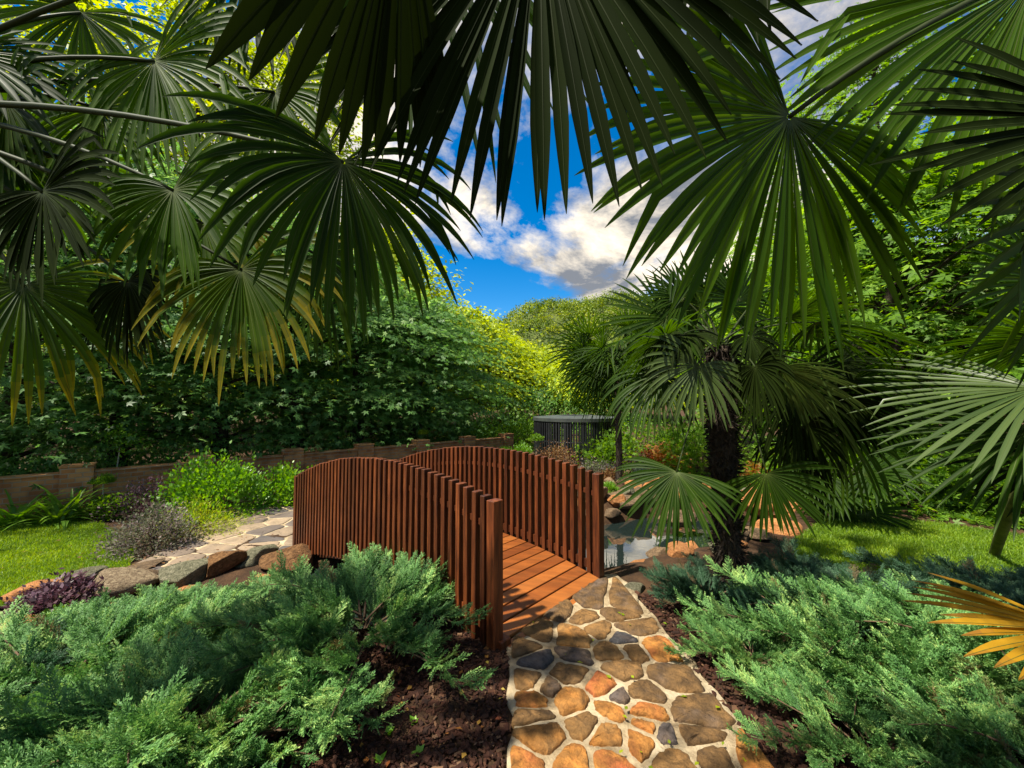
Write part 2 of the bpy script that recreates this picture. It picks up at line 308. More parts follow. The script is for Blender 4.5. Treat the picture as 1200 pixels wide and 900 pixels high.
# ------------------------------------------------------------------ ground, hills, pond
def grid_mesh(xs, ys, zf):
    X, Y = np.meshgrid(xs, ys, indexing='ij'); v = np.stack([X, Y, zf(X, Y)], -1).reshape(-1, 3)
    n, m = len(xs), len(ys); i, j = np.meshgrid(np.arange(n - 1), np.arange(m - 1), indexing='ij'); i = i.ravel(); j = j.ravel()
    mb = MB(); mb.add(v, np.stack([i * m + j, (i + 1) * m + j, (i + 1) * m + j + 1, i * m + j + 1], 1)); return mb
sx = np.linspace(-1, 1, 260); xs = 6 * sx + 84 * sx ** 5
sy = np.linspace(0, 1, 260); ys = -6 + 17 * sy + 60 * sy ** 5
gnd = part('ground', grid_mesh(xs, ys, lambda x, y: terr(x, y) + 0.018 * np.sin(7.1 * x + 3 * np.sin(5 * y)) * np.cos(6.3 * y) * sstep(np.abs(x - .52), .55, .8)), M['soil'], None)
tag(gnd, kind='structure', label='dark brown mulch soil of the garden beds', cat='ground')

def hill_near(x, y): return 0.55 * np.maximum(-x + 12, 0) * sstep(y, 30, 62) + 4 * sstep(y, 30, 70) + 1.0 * np.sin(x * .2) - 1
def hill_far(x, y): return (36 + 0.10 * (x - 2) + 0.10 * np.abs(x + 4) + 3.5 * np.sin(x * .055 + .6) + 1.6 * np.sin(x * .17)) * sstep(y, 85, 170) - 1 + 0.0 * y
h1 = part('hills', grid_mesh(np.linspace(-110, 60, 90), np.linspace(30, 90, 40), hill_near), M['hill'], None); tag(h1, 'near wooded valley side', 'hills', kind='structure')
h2 = part('hills', grid_mesh(np.linspace(-220, 220, 120), np.linspace(84, 230, 40), hill_far), M['hill'], None); tag(h2, 'far wooded hills closing the valley', 'hills', kind='structure')

# pond water
mb = MB(); ab = unit(PB - PA); nn = V3(-ab[1], ab[0]); ring = []
for k in range(64):
    t = k / 64 * 2 * math.pi; c = PB if math.cos(t) > 0 else PA
    q = c + 1.05 * (math.cos(t) * ab + math.sin(t) * nn); ring.append((q[0], q[1], -.33))
mb.add([(.75, 4.9, -.33)] + ring, [(0, 1 + k, 1 + (k + 1) % 64) for k in range(64)])
tag(part('pond_water', mb, M['water'], None), 'still pond water mirroring the blue sky beside the bridge', 'water', kind='structure')

# ------------------------------------------------------------------ paving
def clip(poly, p, n):                # keep the side (q-p).n <= 0
    out = []
    for i in range(len(poly)):
        a, b = poly[i], poly[(i + 1) % len(poly)]; da, db = (a - p) @ n, (b - p) @ n
        if da <= 0: out.append(a)
        if da * db < 0: out.append(a + (b - a) * (da / (da - db)))
    return out
def chaikin(P, it=2, q=.25):
    P = np.asarray(P)
    for _ in range(it):
        nx = np.roll(P, -1, 0); P = np.stack([P * (1 - q) + nx * q, P * q + nx * (1 - q)], 1).reshape(-1, 2)
    return P
def paving(outline, seeds, w, tints, gap, zf, hgt, mats, name, jit=.006, edge_gap=None, dome=.6, wobble=1.0, rough_edge=1.0):
    outline = [np.asarray(q[:2]) for q in outline]
    area = sum(outline[i][0] * outline[i - 1][1] - outline[i - 1][0] * outline[i][1] for i in range(len(outline)))
    if area > 0: outline = outline[::-1]
    mb = MB()
    # mortar bed: a real slab with a rough edge
    O = chaikin(outline, 2, .12); dens = []
    for i in range(len(O)):
        a, b = O[i], O[(i + 1) % len(O)]; k = max(1, int(np.linalg.norm(b - a) / .06)); dens += [a + (b - a) * t / k for t in range(k)]
    O = np.array(dens) + np.column_stack([np.convolve(np.pad(rng.normal(0, .03 * rough_edge, len(dens)), 1, 'wrap'), [.3, .5, .3], 'valid') for _ in (0, 1)]); c = O.mean(0); n = len(O)
    zt = [zf(q[0], q[1]) for q in O]
    v = [(q[0], q[1], z - .15) for q, z in zip(c + (O - c) * 1.02, zt)] + [(q[0], q[1], z - .006) for q, z in zip(O, zt)] + [(q[0], q[1], z) for q, z in zip(c + (O - c) * .985, zt)] + [(c[0], c[1], zf(*c))]
    f = [(r * n + i, r * n + (i + 1) % n, r * n + n + (i + 1) % n, r * n + n + i) for r in range(2) for i in range(n)]
    mb.add(v, f); n0 = mb.n - len(v)
    mb.f.append((np.array([[n0 + 2 * n + i, n0 + 2 * n + (i + 1) % n, n0 + 3 * n] for i in range(n)]), np.zeros(n, int), np.full(n, .5), np.zeros(n)))
    for i, s in enumerate(seeds):
        poly = [q.copy() for q in outline]
        for j, t in enumerate(seeds):
            if i == j: continue
            d = t - s; L = np.linalg.norm(d)
            if L > 1.6: continue
            d = d / L; m = .5 * (L + (w[i] ** 2 - w[j] ** 2) / L)
            poly = clip(poly, s + d * (m - gap * .5 * rng.uniform(.35, 1.5)), d)
            if len(poly) < 3: break
        if len(poly) < 3: continue
        if edge_gap:
            for k in range(len(outline)):
                a, b = outline[k], outline[(k + 1) % len(outline)]; e = unit(b - a); nrm = V3(-e[1], e[0])
                if ((s - a) @ nrm) > 0: nrm = -nrm
                poly = clip(poly, a - nrm * (edge_gap + rng.uniform(-.02, .02)), nrm)
                if len(poly) < 3: break
            if len(poly) < 3: continue
        P = np.asarray(poly); P = P[np.linalg.norm(P - np.roll(P, 1, 0), axis=1) > .004]
        if len(P) < 3: continue
        P = chaikin(chaikin(P, 1, .13), 2, .2); cc = P.mean(0)
        if np.ptp(P[:, 0]) < .03 or np.ptp(P[:, 1]) < .03: continue
        ang = np.arctan2(P[:, 1] - cc[1], P[:, 0] - cc[0]); ph = rng.uniform(0, 6, 4)
        wob = .985 + wobble * (.05 * np.sin(3 * ang + ph[0]) + .035 * np.sin(5 * ang + ph[1]) + .03 * np.sin(9 * ang + ph[2]) + .02 * np.sin(14 * ang + ph[3]))
        P = cc + (P - cc) * np.minimum(wob, 1.05)[:, None] + rng.normal(0, jit * .3, P.shape)
        n = len(P); hh = hgt * rng.uniform(.7, 1.3); tl = rng.normal(0, .012, 2)
        rings = []
        for sc_, hz in ((1.0, -.02), (.985, .35 * hh), (.93, .8 * hh), (.75, hh), (.4, hh * (1 + .25 * dome))):
            q = cc + (P - cc) * sc_
            zz = zf(q[:, 0], q[:, 1]) + hz + ((q - cc) @ tl) * (hz > 0) + (rng.normal(0, .0025, n) * (sc_ < .9))
            rings.append(np.column_stack([q, zz]))
        v = np.concatenate(rings + [[[cc[0], cc[1], zf(*cc) + hh * (1 + .3 * dome)]]])
        f = [(r * n + a, r * n + (a + 1) % n, r * n + n + (a + 1) % n, r * n + n + a) for r in range(4) for a in range(n)]
        n0 = mb.n; mb.add(v, f, mat=1, tint=tints[i])
        mb.f.append((np.array([[n0 + 4 * n + a, n0 + 4 * n + (a + 1) % n, n0 + 5 * n] for a in range(n)]), np.ones(n, int), np.full(n, tints[i]), np.zeros(n)))
    o = part(name, mb, mats, None); return o

stones = [(375, 365, .60, 1.5), (185, 400, .4, 1), (230, 450, .05, 1.1), (375, 432, .2, .8), (355, 500, .42, 1.2), (200, 530, .5, 1), (275, 558, .35, .6), (215, 610, .75, 1.0), (365, 610, .72, 1.2),
    (220, 670, .42, .9), (490, 560, .9, 1.0), (532, 592, .15, .5), (515, 640, .78, .8), (665, 655, .75, 1.0), (660, 580, .38, 1.1), (570, 485, .4, 1.2), (530, 425, .5, 1), (605, 415, .42, .8), (565, 360, .04, .8),
    (700, 405, .78, 1), (600, 325, .36, 1), (480, 330, .5, .9), (545, 270, .4, 1), (420, 280, .42, .8), (555, 238, .4, .7), (745, 520, .36, 1.4), (845, 665, .34, 1.5), (670, 715, .7, .8), (715, 735, .05, .6),
    (250, 750, .66, 1.6), (430, 705, .45, 1.2), (500, 745, .7, 1.3), (640, 775, .72, 1.2), (870, 745, .42, 1.2), (930, 830, .36, 1.2), (180, 850, .76, 1), (370, 850, .74, 1), (515, 850, .82, 1.1), (760, 860, .5, 1.3), (1080, 850, .72, 1.2),
    (330, 250, .4, .7), (240, 345, .5, .7), (440, 220, .3, .8)]
seeds = []; tint = []; ww = []
for a, b, t, s in stones:
    q = G(560 + a * .3, 640 + b * .3, .02)[:2]; seeds.append(q); tint.append(t); ww.append(.045 * s)
for i in range(26):
    q = V3(rng.uniform(0.03, 1.18), rng.uniform(.4, 1.62)); 
    if min(np.linalg.norm(q - s) for s in seeds) > .16: seeds.append(q); tint.append(rng.choice([.4, .55, .7, .8])); ww.append(.05)
pl = [G(598, 756, 0), G(599, 900, 0), V3(-.01, .4, 0), V3(1.26, .4, 0), G(908, 900, 0), G(842, 815, 0), G(778, 738, 0), G(744, 694, 0), G(722, 672, 0), G(640, 690, 0)]
path = paving(pl, seeds, ww, tint, .026, lambda x, y: 0.022 + 0 * np.asarray(x), .020, [M['mortar'], M['flag']], 'path', edge_gap=.008)
tag(path, 'path of brown and orange field stones in pale mortar', 'path', kind='structure')

def path2z(x, y): return terr(x, y) * 0 - 0.275
pl2 = [G(128, 676, -.27), G(360, 652, -.27), G(500, 640, -.27), G(520, 590, -.27), G(352, 584, -.27), G(268, 588, -.27), G(215, 632, -.27)]
sd2 = []
lo, hi = np.min(pl2, 0), np.max(pl2, 0)
for i in range(1200):
    q = V3(rng.uniform(lo[0], hi[0]), rng.uniform(lo[1], hi[1]))
    dx = [abs((q - s) @ V3(.8, .6)) / .62 + abs((q - s) @ V3(-.6, .8)) / .24 for s in sd2]
    if not sd2 or min(dx) > .95: sd2.append(q)
p2 = paving(pl2, sd2, [0.05] * len(sd2), list(rng.uniform(0, 1, len(sd2))), .03, path2z, .012, [M['mortar'], M['paver']], 'path', jit=.002, dome=.0, wobble=.35)
tag(p2, 'pale flagstone path beyond the far end of the bridge', 'path', kind='structure')

# ------------------------------------------------------------------ lawns and grass
def inside(P, poly):
    x, y = P[:, 0], P[:, 1]; r = np.zeros(len(P), bool); n = len(poly)
    for i in range(n):
        (x1, y1), (x2, y2) = poly[i][:2], poly[i - 1][:2]
        c = ((y1 > y) != (y2 > y)) & (x < (x2 - x1) * (y - y1) / (y2 - y1 + 1e-12) + x1); r ^= c
    return r
def lawn(poly, label, glabel, count, bl=.045):
    poly = np.array([q[:2] for q in poly]); lo, hi = poly.min(0), poly.max(0); st = .07
    gx, gy = np.meshgrid(np.arange(lo[0], hi[0], st), np.arange(lo[1], hi[1], st)); c = np.column_stack([gx.ravel(), gy.ravel()]); c = c[inside(c + st / 2, poly)]
    mb = MB(); q = np.stack([c, c + [st, 0], c + [st, st], c + [0, st]], 1).reshape(-1, 2)
    mb.add(np.column_stack([q, terr(q[:, 0], q[:, 1]) + .03]), np.arange(len(q)).reshape(-1, 4))
    tag(part('lawn', mb, M['turf'], None), label, 'lawn', kind='structure')
    P = rng.uniform(lo, hi, (count * 3, 2)); P = P[inside(P, poly)][:count]; n = len(P)
    P3 = np.column_stack([P, terr(P[:, 0], P[:, 1]) + .026])
    Y = unit(np.column_stack([rng.normal(0, .45, (n, 2)), np.ones(n)])); X, Y, Z = frames(Y, rng.normal(0, 1, (n, 3)))
    tv = [(-.07, 0, 0), (.07, 0, 0), (.05, .6, .05), (-.05, .6, .05), (0, 1, .22)]
    mb = MB(); S = bl * rng.uniform(.6, 1.3, n); ti = np.clip(rng.normal(.5, .25, n) + .25 * np.sin(P[:, 0] * 3) * np.cos(P[:, 1] * 4), 0, 1)
    mb.scatter(tv, [(0, 1, 2, 3)], P3, X, Y, Z, S, ti); mb.scatter([tv[3], tv[2], tv[4]], [(0, 1, 2)], P3, X, Y, Z, S, ti)
    tag(part('grass', mb, M['grass'], None), glabel, 'grass', kind='stuff')
lawn([G(-160, 745, -.27), G(10, 708, -.27), G(60, 690, -.27), G(150, 668, -.27), G(160, 640, -.27), G(120, 614, -.27), G(40, 608, -.27), G(-160, 620, -.27)],
     'bright green lawn between the rock edging and the brick wall', 'short sunlit grass blades of the lawn by the wall', 60000)
lawn([G(925, 640, 0), G(975, 610, 0), G(1100, 614, 0), G(1260, 636, 0), G(1300, 760, 0), G(1120, 745, 0), G(960, 715, 0)],
     'sunlit lawn behind the palm and the right-hand junipers', 'short sunlit grass blades behind the right-hand junipers', 60000)

# mulch chips and small litter on the bare soil
def chips(n, xr, yr, keep):
    P = np.column_stack([rng.uniform(*xr, n), rng.uniform(*yr, n)]); P = P[keep(P)]; n = len(P)
    P3 = np.column_stack([P, terr(P[:, 0], P[:, 1]) + rng.uniform(.004, .022, n)])
    X, Y, Z = frames(unit(np.column_stack([rng.normal(0, 1, (n, 2)), rng.normal(0, .25, n)])), np.column_stack([rng.normal(0, .5, (n, 2)), np.ones(n)]))
    S = np.clip(rng.lognormal(-4.55, .45, n), .004, .03); sh = rng.uniform(.25, .7, n)
    tv = np.array([(-.5, -1, -.2), (.5, -1, -.2), (.4, 1, -.2), (-.4, .9, -.2), (-.4, -.8, .25), (.4, -.9, .25), (.3, .9, .25), (-.3, .8, .25)])
    tf = [(0, 3, 2, 1), (4, 5, 6, 7), (0, 1, 5, 4), (1, 2, 6, 5), (2, 3, 7, 6), (3, 0, 4, 7)]
    mb = MB(); mb.scatter(tv, tf, P3, X * sh[:, None] * 2, Y, Z, S, np.clip(rng.normal(.45, .3, n), 0, 1))
    return mb
mbc = chips(16000, (-1.6, -.03), (1.0, 2.9), lambda P: np.ones(len(P), bool))
tag(part('mulch', mbc, M['chip'], None, smooth=False), 'loose bark mulch on the bare soil left of the stone path', 'mulch', kind='stuff')
mbc = chips(12000, (1.0, 2.6), (1.0, 3.2), lambda P: P[:, 0] > .88 + (3.2 - P[:, 1]) * .14)
tag(part('mulch', mbc, M['chip'], None, smooth=False), 'loose bark mulch on the soil right of the stone path', 'mulch', kind='stuff')

# ------------------------------------------------------------------ bridge
BN, BF = V3(-.11, 2.53), V3(-2.72, 4.97); BL = np.linalg.norm(BF - BN); be = (BF - BN) / BL; bt = V3(-be[1], be[0]) * -1
if bt[0] < 0: bt = -bt
BW = 1.277
E3, T3, Z3 = V3(*be, 0), V3(*bt, 0), V3(0, 0, 1)
def arch(s): u = s / BL; return -0.30 * u + .25 * 4 * u * (1 - u)
def BP(s, t, z): return V3(*(BN + be * s + bt * t), z)
bridge = thing('footbridge', 'arched red-brown timber footbridge with close upright pickets over the pond', 'bridge', BP(0, BW / 2, 0))
mb = MB(); pw = .118; s = -.15; k = 0
while s < BL + .12:
    sc = s + pw / 2; z = arch(np.clip(sc, 0, BL)) + .052 + (min(sc, 0)) * .35 + (.35 * -(sc - BL) if sc > BL else 0)
    sl_ = (arch(sc + .05) - arch(sc - .05)) / .1; ax = unit(E3 + Z3 * sl_); az = unit(np.cross(T3, ax)); az = az * np.sign(az[2])
    t0, t1 = .045, BW - .045
    if k == 0: t1 = BW + .0
    mb.box(BP(sc, (t0 + t1) / 2, z - .014), ax, T3, az, pw / 2 - .0055, (t1 - t0) / 2 + rng.uniform(-.004, .004), .014, bev=.003, tint=rng.uniform(0, 1)); s += pw; k += 1
part('deck', mb, M['wood_deck'], bridge, smooth=False)
mb = MB()
for t in (.10, BW / 2, BW - .10):    # bearers under the deck
    mb = MB(); n = 14; P = [BP(q, t, arch(np.clip(q, 0, BL)) - .06) for q in np.linspace(.0, BL, n)]
    for a, b in zip(P[:-1], P[1:]):
        d = unit(b - a); mb.box((a + b) / 2, d, T3, np.cross(d, T3) * np.sign(np.cross(d, T3)[2]), np.linalg.norm(b - a) / 2 + .002, .03, .075)
    part('bearer', mb, M['wood_dark'], bridge, smooth=False)
mb = MB(); mb.box(BP(-.02, .035, .03), E3, T3, Z3, .05, .045, .035, bev=.004)
part('step_block', mb, M['wood_rail'], bridge, smooth=False)
NP = 43
for side, t in (('near', 0.0), ('far', BW)):
    n = 30; rail = link('railing', None, bridge)
    for zo, hh in ((.745, .020), (.10, .035)):
        mb = MB(); P = [BP(q, t, arch(q) + zo) for q in np.linspace(.0, BL, n)]
        for a, b in zip(P[:-1], P[1:]):
            d = unit(b - a); u_ = np.cross(d, T3); u_ = u_ * np.sign(u_[2]); mb.box((a + b) / 2, d, T3, u_, np.linalg.norm(b - a) / 2 + .001, .013, hh)
        part('rail', mb, M['wood_rail'], rail, smooth=False, origin=V3(*bridge.location))
    for i in range(NP):
        s = BL * i / (NP - 1); a = arch(s); end = i in (0, NP - 1)
        lo_, hi_ = a - .075 - (.03 if end else 0), a + .935 + rng.normal(0, .002)
        if i == 0: lo_ = -.03
        lean = unit(Z3 + E3 * rng.normal(0, .004) + T3 * rng.normal(0, .003)); mb = MB(); mb.box(BP(s, t, (lo_ + hi_) / 2), unit(np.cross(T3, lean)) * np.sign(np.cross(T3, lean) @ E3), T3, lean, .0205 * rng.uniform(.94, 1.06) if not end else .034, .036 if not end else .043, (hi_ - lo_) / 2, bev=.003)
        part('picket', mb, M['wood_rail'], rail, smooth=False, origin=V3(*bridge.location))

# ------------------------------------------------------------------ palms
DOWN = V3(0, 0, -1)
def frond(palm, hub, tip, roll=0, spread=230, n=38, mat='palm', droop=.35, base=None, wid=.029, kink=.12, cup=.15, sag=.12, stalk_r=.011, seed=None, lenvar=.07, fuse=1.0, edge=.22):
    """a fan leaf: blade with folded segments fused near the hub, and its stalk"""
    r = np.random.default_rng(seed if seed is not None else rng.integers(1 << 30))
    hub = np.asarray(hub, float); tip = np.asarray(tip, float); R = np.linalg.norm(tip - hub); a = unit(tip - hub)
    view = unit(V3(0, 0, CAM_Z) - hub); n0 = view - a * (view @ a)
    n0 = unit(n0) if np.linalg.norm(n0) > .05 else unit(np.cross(a, V3(1, 0, 0)))
    s0 = np.cross(a, n0); rr = math.radians(roll); nrm = math.cos(rr) * n0 + math.sin(rr) * s0; side = np.cross(a, nrm)
    if base is not None and nrm[2] < 0 and False: nrm = -nrm
    sp_ = math.radians(spread); pitch = sp_ / n
    th = np.linspace(-sp_ / 2, sp_ / 2, n) + r.normal(0, pitch * .12, n)
    L = R * (1 - edge * (np.abs(th) / (sp_ / 2)) ** 2.5) * r.normal(1, lenvar, n).clip(.75, 1.15)
    tk = np.array([.015, .12, .24, .36, .48, .6, .72, .82, .91, .97, 1.0]); m = len(tk)
    d = np.cos(th)[:, None] * a + np.sin(th)[:, None] * side + (cup * (np.abs(th) / sp_) ** 1.0)[:, None] * nrm
    d = unit(d + r.normal(0, .015, (n, 3)))
    pts = np.zeros((n, m, 3)); dirs = np.zeros((n, m, 3)); p = hub + d * (L * tk[0])[:, None]; pts[:, 0] = p; dirs[:, 0] = d
    kk = r.uniform(0, 1, n) < kink; ks = r.integers(5, 9, n)
    dr = droop * r.normal(1, .2, n)
    for k in range(1, m):
        dt = tk[k] - tk[k - 1]
        g = (dr * dt * (.25 + 2.2 * tk[k] ** 1.5))[:, None] * DOWN
        g = g + np.where(kk & (ks == k), 1.1, 0)[:, None] * (DOWN + r.normal(0, .25, (n, 3)))
        d = unit(d + g); p = p + d * (L * dt)[:, None]; pts[:, k] = p; dirs[:, k] = d
    w = np.minimum(pitch * L[:, None] * tk * .63 * fuse, wid * .5) * np.where(tk < .74, 1.0, np.clip((1 - tk) / .26, 0, 1) ** .8)[None] + .0006
    sd = unit(np.cross(dirs, np.broadcast_to(nrm, dirs.shape))); nl = np.cross(sd, dirs)
    fold = np.radians(np.interp(tk, [0, .5, 1], [40, 27, 18]))
    e = w[:, :, None] * (np.sin(fold)[None, :, None] * nl)
    co = w[:, :, None] * np.cos(fold * .75)[None, :, None] * sd
    v = np.stack([pts - co + e, pts, pts + co + e], 2)         # n,m,3,3
    idx = np.arange(n * m * 3).reshape(n, m, 3); f = []; tint = []; tipv = []
    base_t = np.clip(r.normal(.5, .22, n), 0, 1)
    for q in (0, 1):
        f.append(np.stack([idx[:, :-1, q], idx[:, :-1, q + 1], idx[:, 1:, q + 1], idx[:, 1:, q]], -1).reshape(-1, 4))
        tint.append(np.repeat(base_t, m - 1)); tipv.append(np.tile((tk[:-1] + tk[1:]) / 2, n) + np.repeat(r.normal(0, .09, n), m - 1))
    mb = MB(); mb.add(v.reshape(-1, 3), np.concatenate(f), tint=np.concatenate(tint), tip=np.clip(np.concatenate(tipv), 0, 1))
    rw = (.0013 * (1 - .75 * tk))[None, :, None] * sd; up_ = .0012 * nl
    for sg in (1, -1):                # raised midribs on both faces
        rv = np.stack([pts - rw + sg * up_, pts + rw + sg * up_], 2); ri = np.arange(n * m * 2).reshape(n, m, 2)
        mb.add(rv.reshape(-1, 3), np.stack([ri[:, :-1, 0], ri[:, :-1, 1], ri[:, 1:, 1], ri[:, 1:, 0]], -1).reshape(-1, 4), mat=1, tint=np.repeat(base_t, m - 1))
    ob = part('frond', mb, [M[mat], M['rib_shaded' if mat == 'palm_shaded' else 'rib']], palm)
    if base is None: base = hub - a * R * .9 - DOWN * R * .15
    base = np.asarray(base, float)
    ctrl = (base + hub) / 2 + V3(0, 0, sag); t = np.linspace(0, 1, 12)[:, None]
    P = (1 - t) ** 2 * base + 2 * t * (1 - t) * ctrl + t ** 2 * hub
    mb = MB(); mb.tube(P, np.linspace(stalk_r * 1.25, stalk_r * .55, 12), 6, tint=.5)
    part('stalk', mb, M['stalk'], ob, origin=V3(*palm.location))
    return ob
def palm_trunk(palm, pts, r0, r1, shaggy=1.0, nf=1400):
    pts = np.asarray(pts, float); t = np.linspace(0, 1, 40); ln = np.linspace(0, 1, len(pts))
    P = np.column_stack([np.interp(t, ln, pts[:, k]) for k in range(3)]); rad = np.interp(t, [0, .15, 1], [r0 * 1.1, r0, r1]) * (1 + .06 * np.sin(t * 90))
    mb = MB(); mb.tube(P, rad * .9, 14)
    part('trunk', mb, M['bark'], palm)
    n = int(nf * shaggy)
    u = rng.uniform(0, 1, n); c = np.column_stack([np.interp(u, t, P[:, k]) for k in range(3)]); rr = np.interp(u, t, rad)
    th = rng.uniform(0, 6.283, n); o = np.column_stack([np.cos(th), np.sin(th), np.zeros(n)])
    pos = c + o * (rr * .86)[:, None]; Y = unit(o * rng.uniform(.2, .9, n)[:, None] + np.column_stack([rng.normal(0, .3, (n, 2)), rng.normal(-.1, .9, n)]))
    X, Y, Z = frames(Y, o + rng.normal(0, .3, (n, 3)))
    mb = MB(); S = rng.uniform(.04, .11, n)
    mb.scatter([(-.09, 0, 0), (.09, 0, 0), (.05, .6, .06), (-.05, .6, .06)], [(0, 1, 2, 3)], pos, X, Y, Z, S, rng.uniform(0, 1, n) ** 1.5)
    mb.scatter([(-.012, 0, 0), (.012, 0, 0), (.004, 1.3, .25), (-.004, 1.3, .25)], [(0, 1, 2, 3)], pos, X, Y, Z, S * 1.1, rng.uniform(.3, 1, n))
    ob = part('fibre', mb, M['fibre'], palm, smooth=False)
    ob['kind'] = 'stuff'
    return P

def rnd_fronds(palm, crown, count, R, el=(-40, 60), mat='palm', stalk=.45, az=(0, 360), n=30, **k):
    for i in range(count):
        a = math.radians(az[0] + (az[1] - az[0]) * (i + rng.uniform(.1, .9)) / count); e = math.radians(rng.uniform(*el))
        d = V3(math.cos(a) * math.cos(e), math.sin(a) * math.cos(e), math.sin(e)); hub = crown + d * stalk * rng.uniform(.8, 1.2)
        tip = hub + unit(d + V3(0, 0, -.55)) * R * rng.uniform(.9, 1.1)
        frond(palm, hub, tip, roll=rng.uniform(-50, 50), spread=rng.uniform(200, 280), n=n, mat=mat, base=crown, **k)

# palm standing over the camera
CO = V3(.1, -.42, 3.05)
p_over = thing('fan_palm', 'fan palm overhead whose dark backlit fans hang into the top of the view', 'palm tree', (.25, -.7, float(terr(.25, -.7))))
palm_trunk(p_over, [(.25, -.7, 0), (.2, -.6, 1.5), CO], .14, .12, .3)
frond(p_over, W(632, -118, .62), W(604, 258, .66), roll=8, spread=190, n=44, mat='palm_shaded', droop=.26, base=CO, wid=.026, kink=.03, seed=11, lenvar=.025)
frond(p_over, W(470, -150, .52), W(285, 118, .52), roll=-18, spread=120, n=18, mat='palm_shaded', droop=.25, base=CO, wid=.036, kink=.0, seed=12, lenvar=.05)
frond(p_over, W(845, -185, .85), W(850, 72, .9), roll=15, spread=150, n=32, mat='palm_shaded', droop=.2, base=CO, wid=.026, kink=.05, seed=13, lenvar=.06)
frond(p_over, W(480, -150, .95), W(690, 120, 1.0), roll=-30, spread=150, n=30, mat='palm', droop=.25, base=CO, wid=.022, seed=14)
rnd_fronds(p_over, CO, 14, .55, el=(5, 70), mat='palm', n=34, az=(100, 330))  # out-of-view crown fronds, added to shade the fans hanging into view
rnd_fronds(p_over, CO, 5, .5, el=(45, 80), mat='palm', n=34, az=(0, 360))  # more unseen fronds on top, added for the same shade

# palm left of the frame
CLf = W(-190, 130, 1.45)
p_left = thing('fan_palm', 'fan palm reaching in over the left lawn with yellow-tipped fans', 'palm tree', (CLf[0] - .1, CLf[1] - .1, float(terr(CLf[0], CLf[1]))))
palm_trunk(p_left, [(CLf[0] - .1, CLf[1] - .1, -.3), CLf], .15, .12, .3)
for hub, tip, roll, spr, n, m_, dr in [
    ((203, 223, 1.25), (215, 330, 1.2), 40, 280, 42, 'palm_glow', .9),
    ((181, 72, 1.5), (232, 190, 1.45), 30, 270, 44, 'palm_glow', .9),
    ((402, 190, 1.1), (430, 375, 1.1), -15, 265, 50, 'palm', 1.0),
    ((283, 316, 1.5), (305, 450, 1.45), 30, 250, 40, 'palm_lit', 1.1),
    ((28, 335, 1.6), (80, 475, 1.55), -20, 260, 44, 'palm_lit', .8),
    ((95, 15, 1.9), (55, 120, 1.9), 40, 250, 36, 'palm_glow', .6),
    ((50, 225, 1.2), (72, 330, 1.15), 55, 240, 36, 'palm_shaded', .7),
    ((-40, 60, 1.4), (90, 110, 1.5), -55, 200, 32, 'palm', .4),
    ((150, 330, 1.7), (165, 430, 1.7), 60, 220, 32, 'palm_shaded', .9),
    ((300, -60, 1.5), (330, 80, 1.5), 25, 190, 34, 'palm', .5),
    ((118, 128, 1.65), (150, 232, 1.6), 45, 250, 40, 'palm_glow', .8),
    ((322, 108, 1.75), (352, 226, 1.7), 35, 250, 42, 'palm_glow', .9),
    ((8, 120, 1.5), (58, 205, 1.5), 50, 230, 36, 'palm', .7),
    ((238, 262, 1.9), (232, 372, 1.85), 40, 250, 40, 'palm_lit', 1.0),
    ((375, 300, 1.8), (400, 420, 1.75), 48, 230, 38, 'palm', 1.1)]:
    frond(p_left, W(*hub), W(*tip), roll=roll, spread=spr, n=n, mat=m_, droop=dr, base=CLf, kink=.16, sag=.18, lenvar=.1, wid=.025)

# palm right of the frame
CRt = W(1345, 10, .95)
p_right = thing('fan_palm', 'fan palm at the right edge with a large open fan on a curved stalk', 'palm tree', (CRt[0] + .1, CRt[1], float(terr(CRt[0] + .1, CRt[1]))))
palm_trunk(p_right, [(CRt[0] + .1, CRt[1], 0), CRt], .14, .12, .3)
frond(p_right, W(925, 137, .95), W(785, 366, .9), roll=-22, spread=238, n=58, mat='palm_glow', droop=.4, edge=.42, base=W(1300, -60, .9), kink=.05, sag=.1, seed=31, wid=.029)
frond(p_right, W(1212, -25, .9), W(1058, 232, .88), roll=-15, spread=230, n=60, mat='palm_glow', droop=.3, base=CRt, kink=.1, seed=32, wid=.026)
frond(p_right, W(1310, 140, .72), W(1062, 205, .76), roll=30, spread=110, n=18, mat='palm_shaded', droop=.1, base=CRt, kink=.0, seed=33, wid=.022)
frond(p_right, W(1320, 225, .9), W(1105, 340, .9), roll=-35, spread=130, n=22, mat='palm', droop=.2, base=CRt, kink=.05, seed=34, wid=.03)
frond(p_right, W(1275, 745, 1.15), W(1152, 760, 1.1), roll=42, spread=150, n=22, mat='palm_yellow', droop=.15, base=W(1420, 560, 1.1), kink=.0, seed=35, wid=.03)
rnd_fronds(p_left, CLf, 4, .5, el=(0, 40), mat='palm', n=34, az=(60, 170))  # extra crown fronds, added to shade the near left fans
rnd_fronds(p_right, CRt, 4, .5, el=(10, 60), mat='palm', n=30, az=(-80, 60))

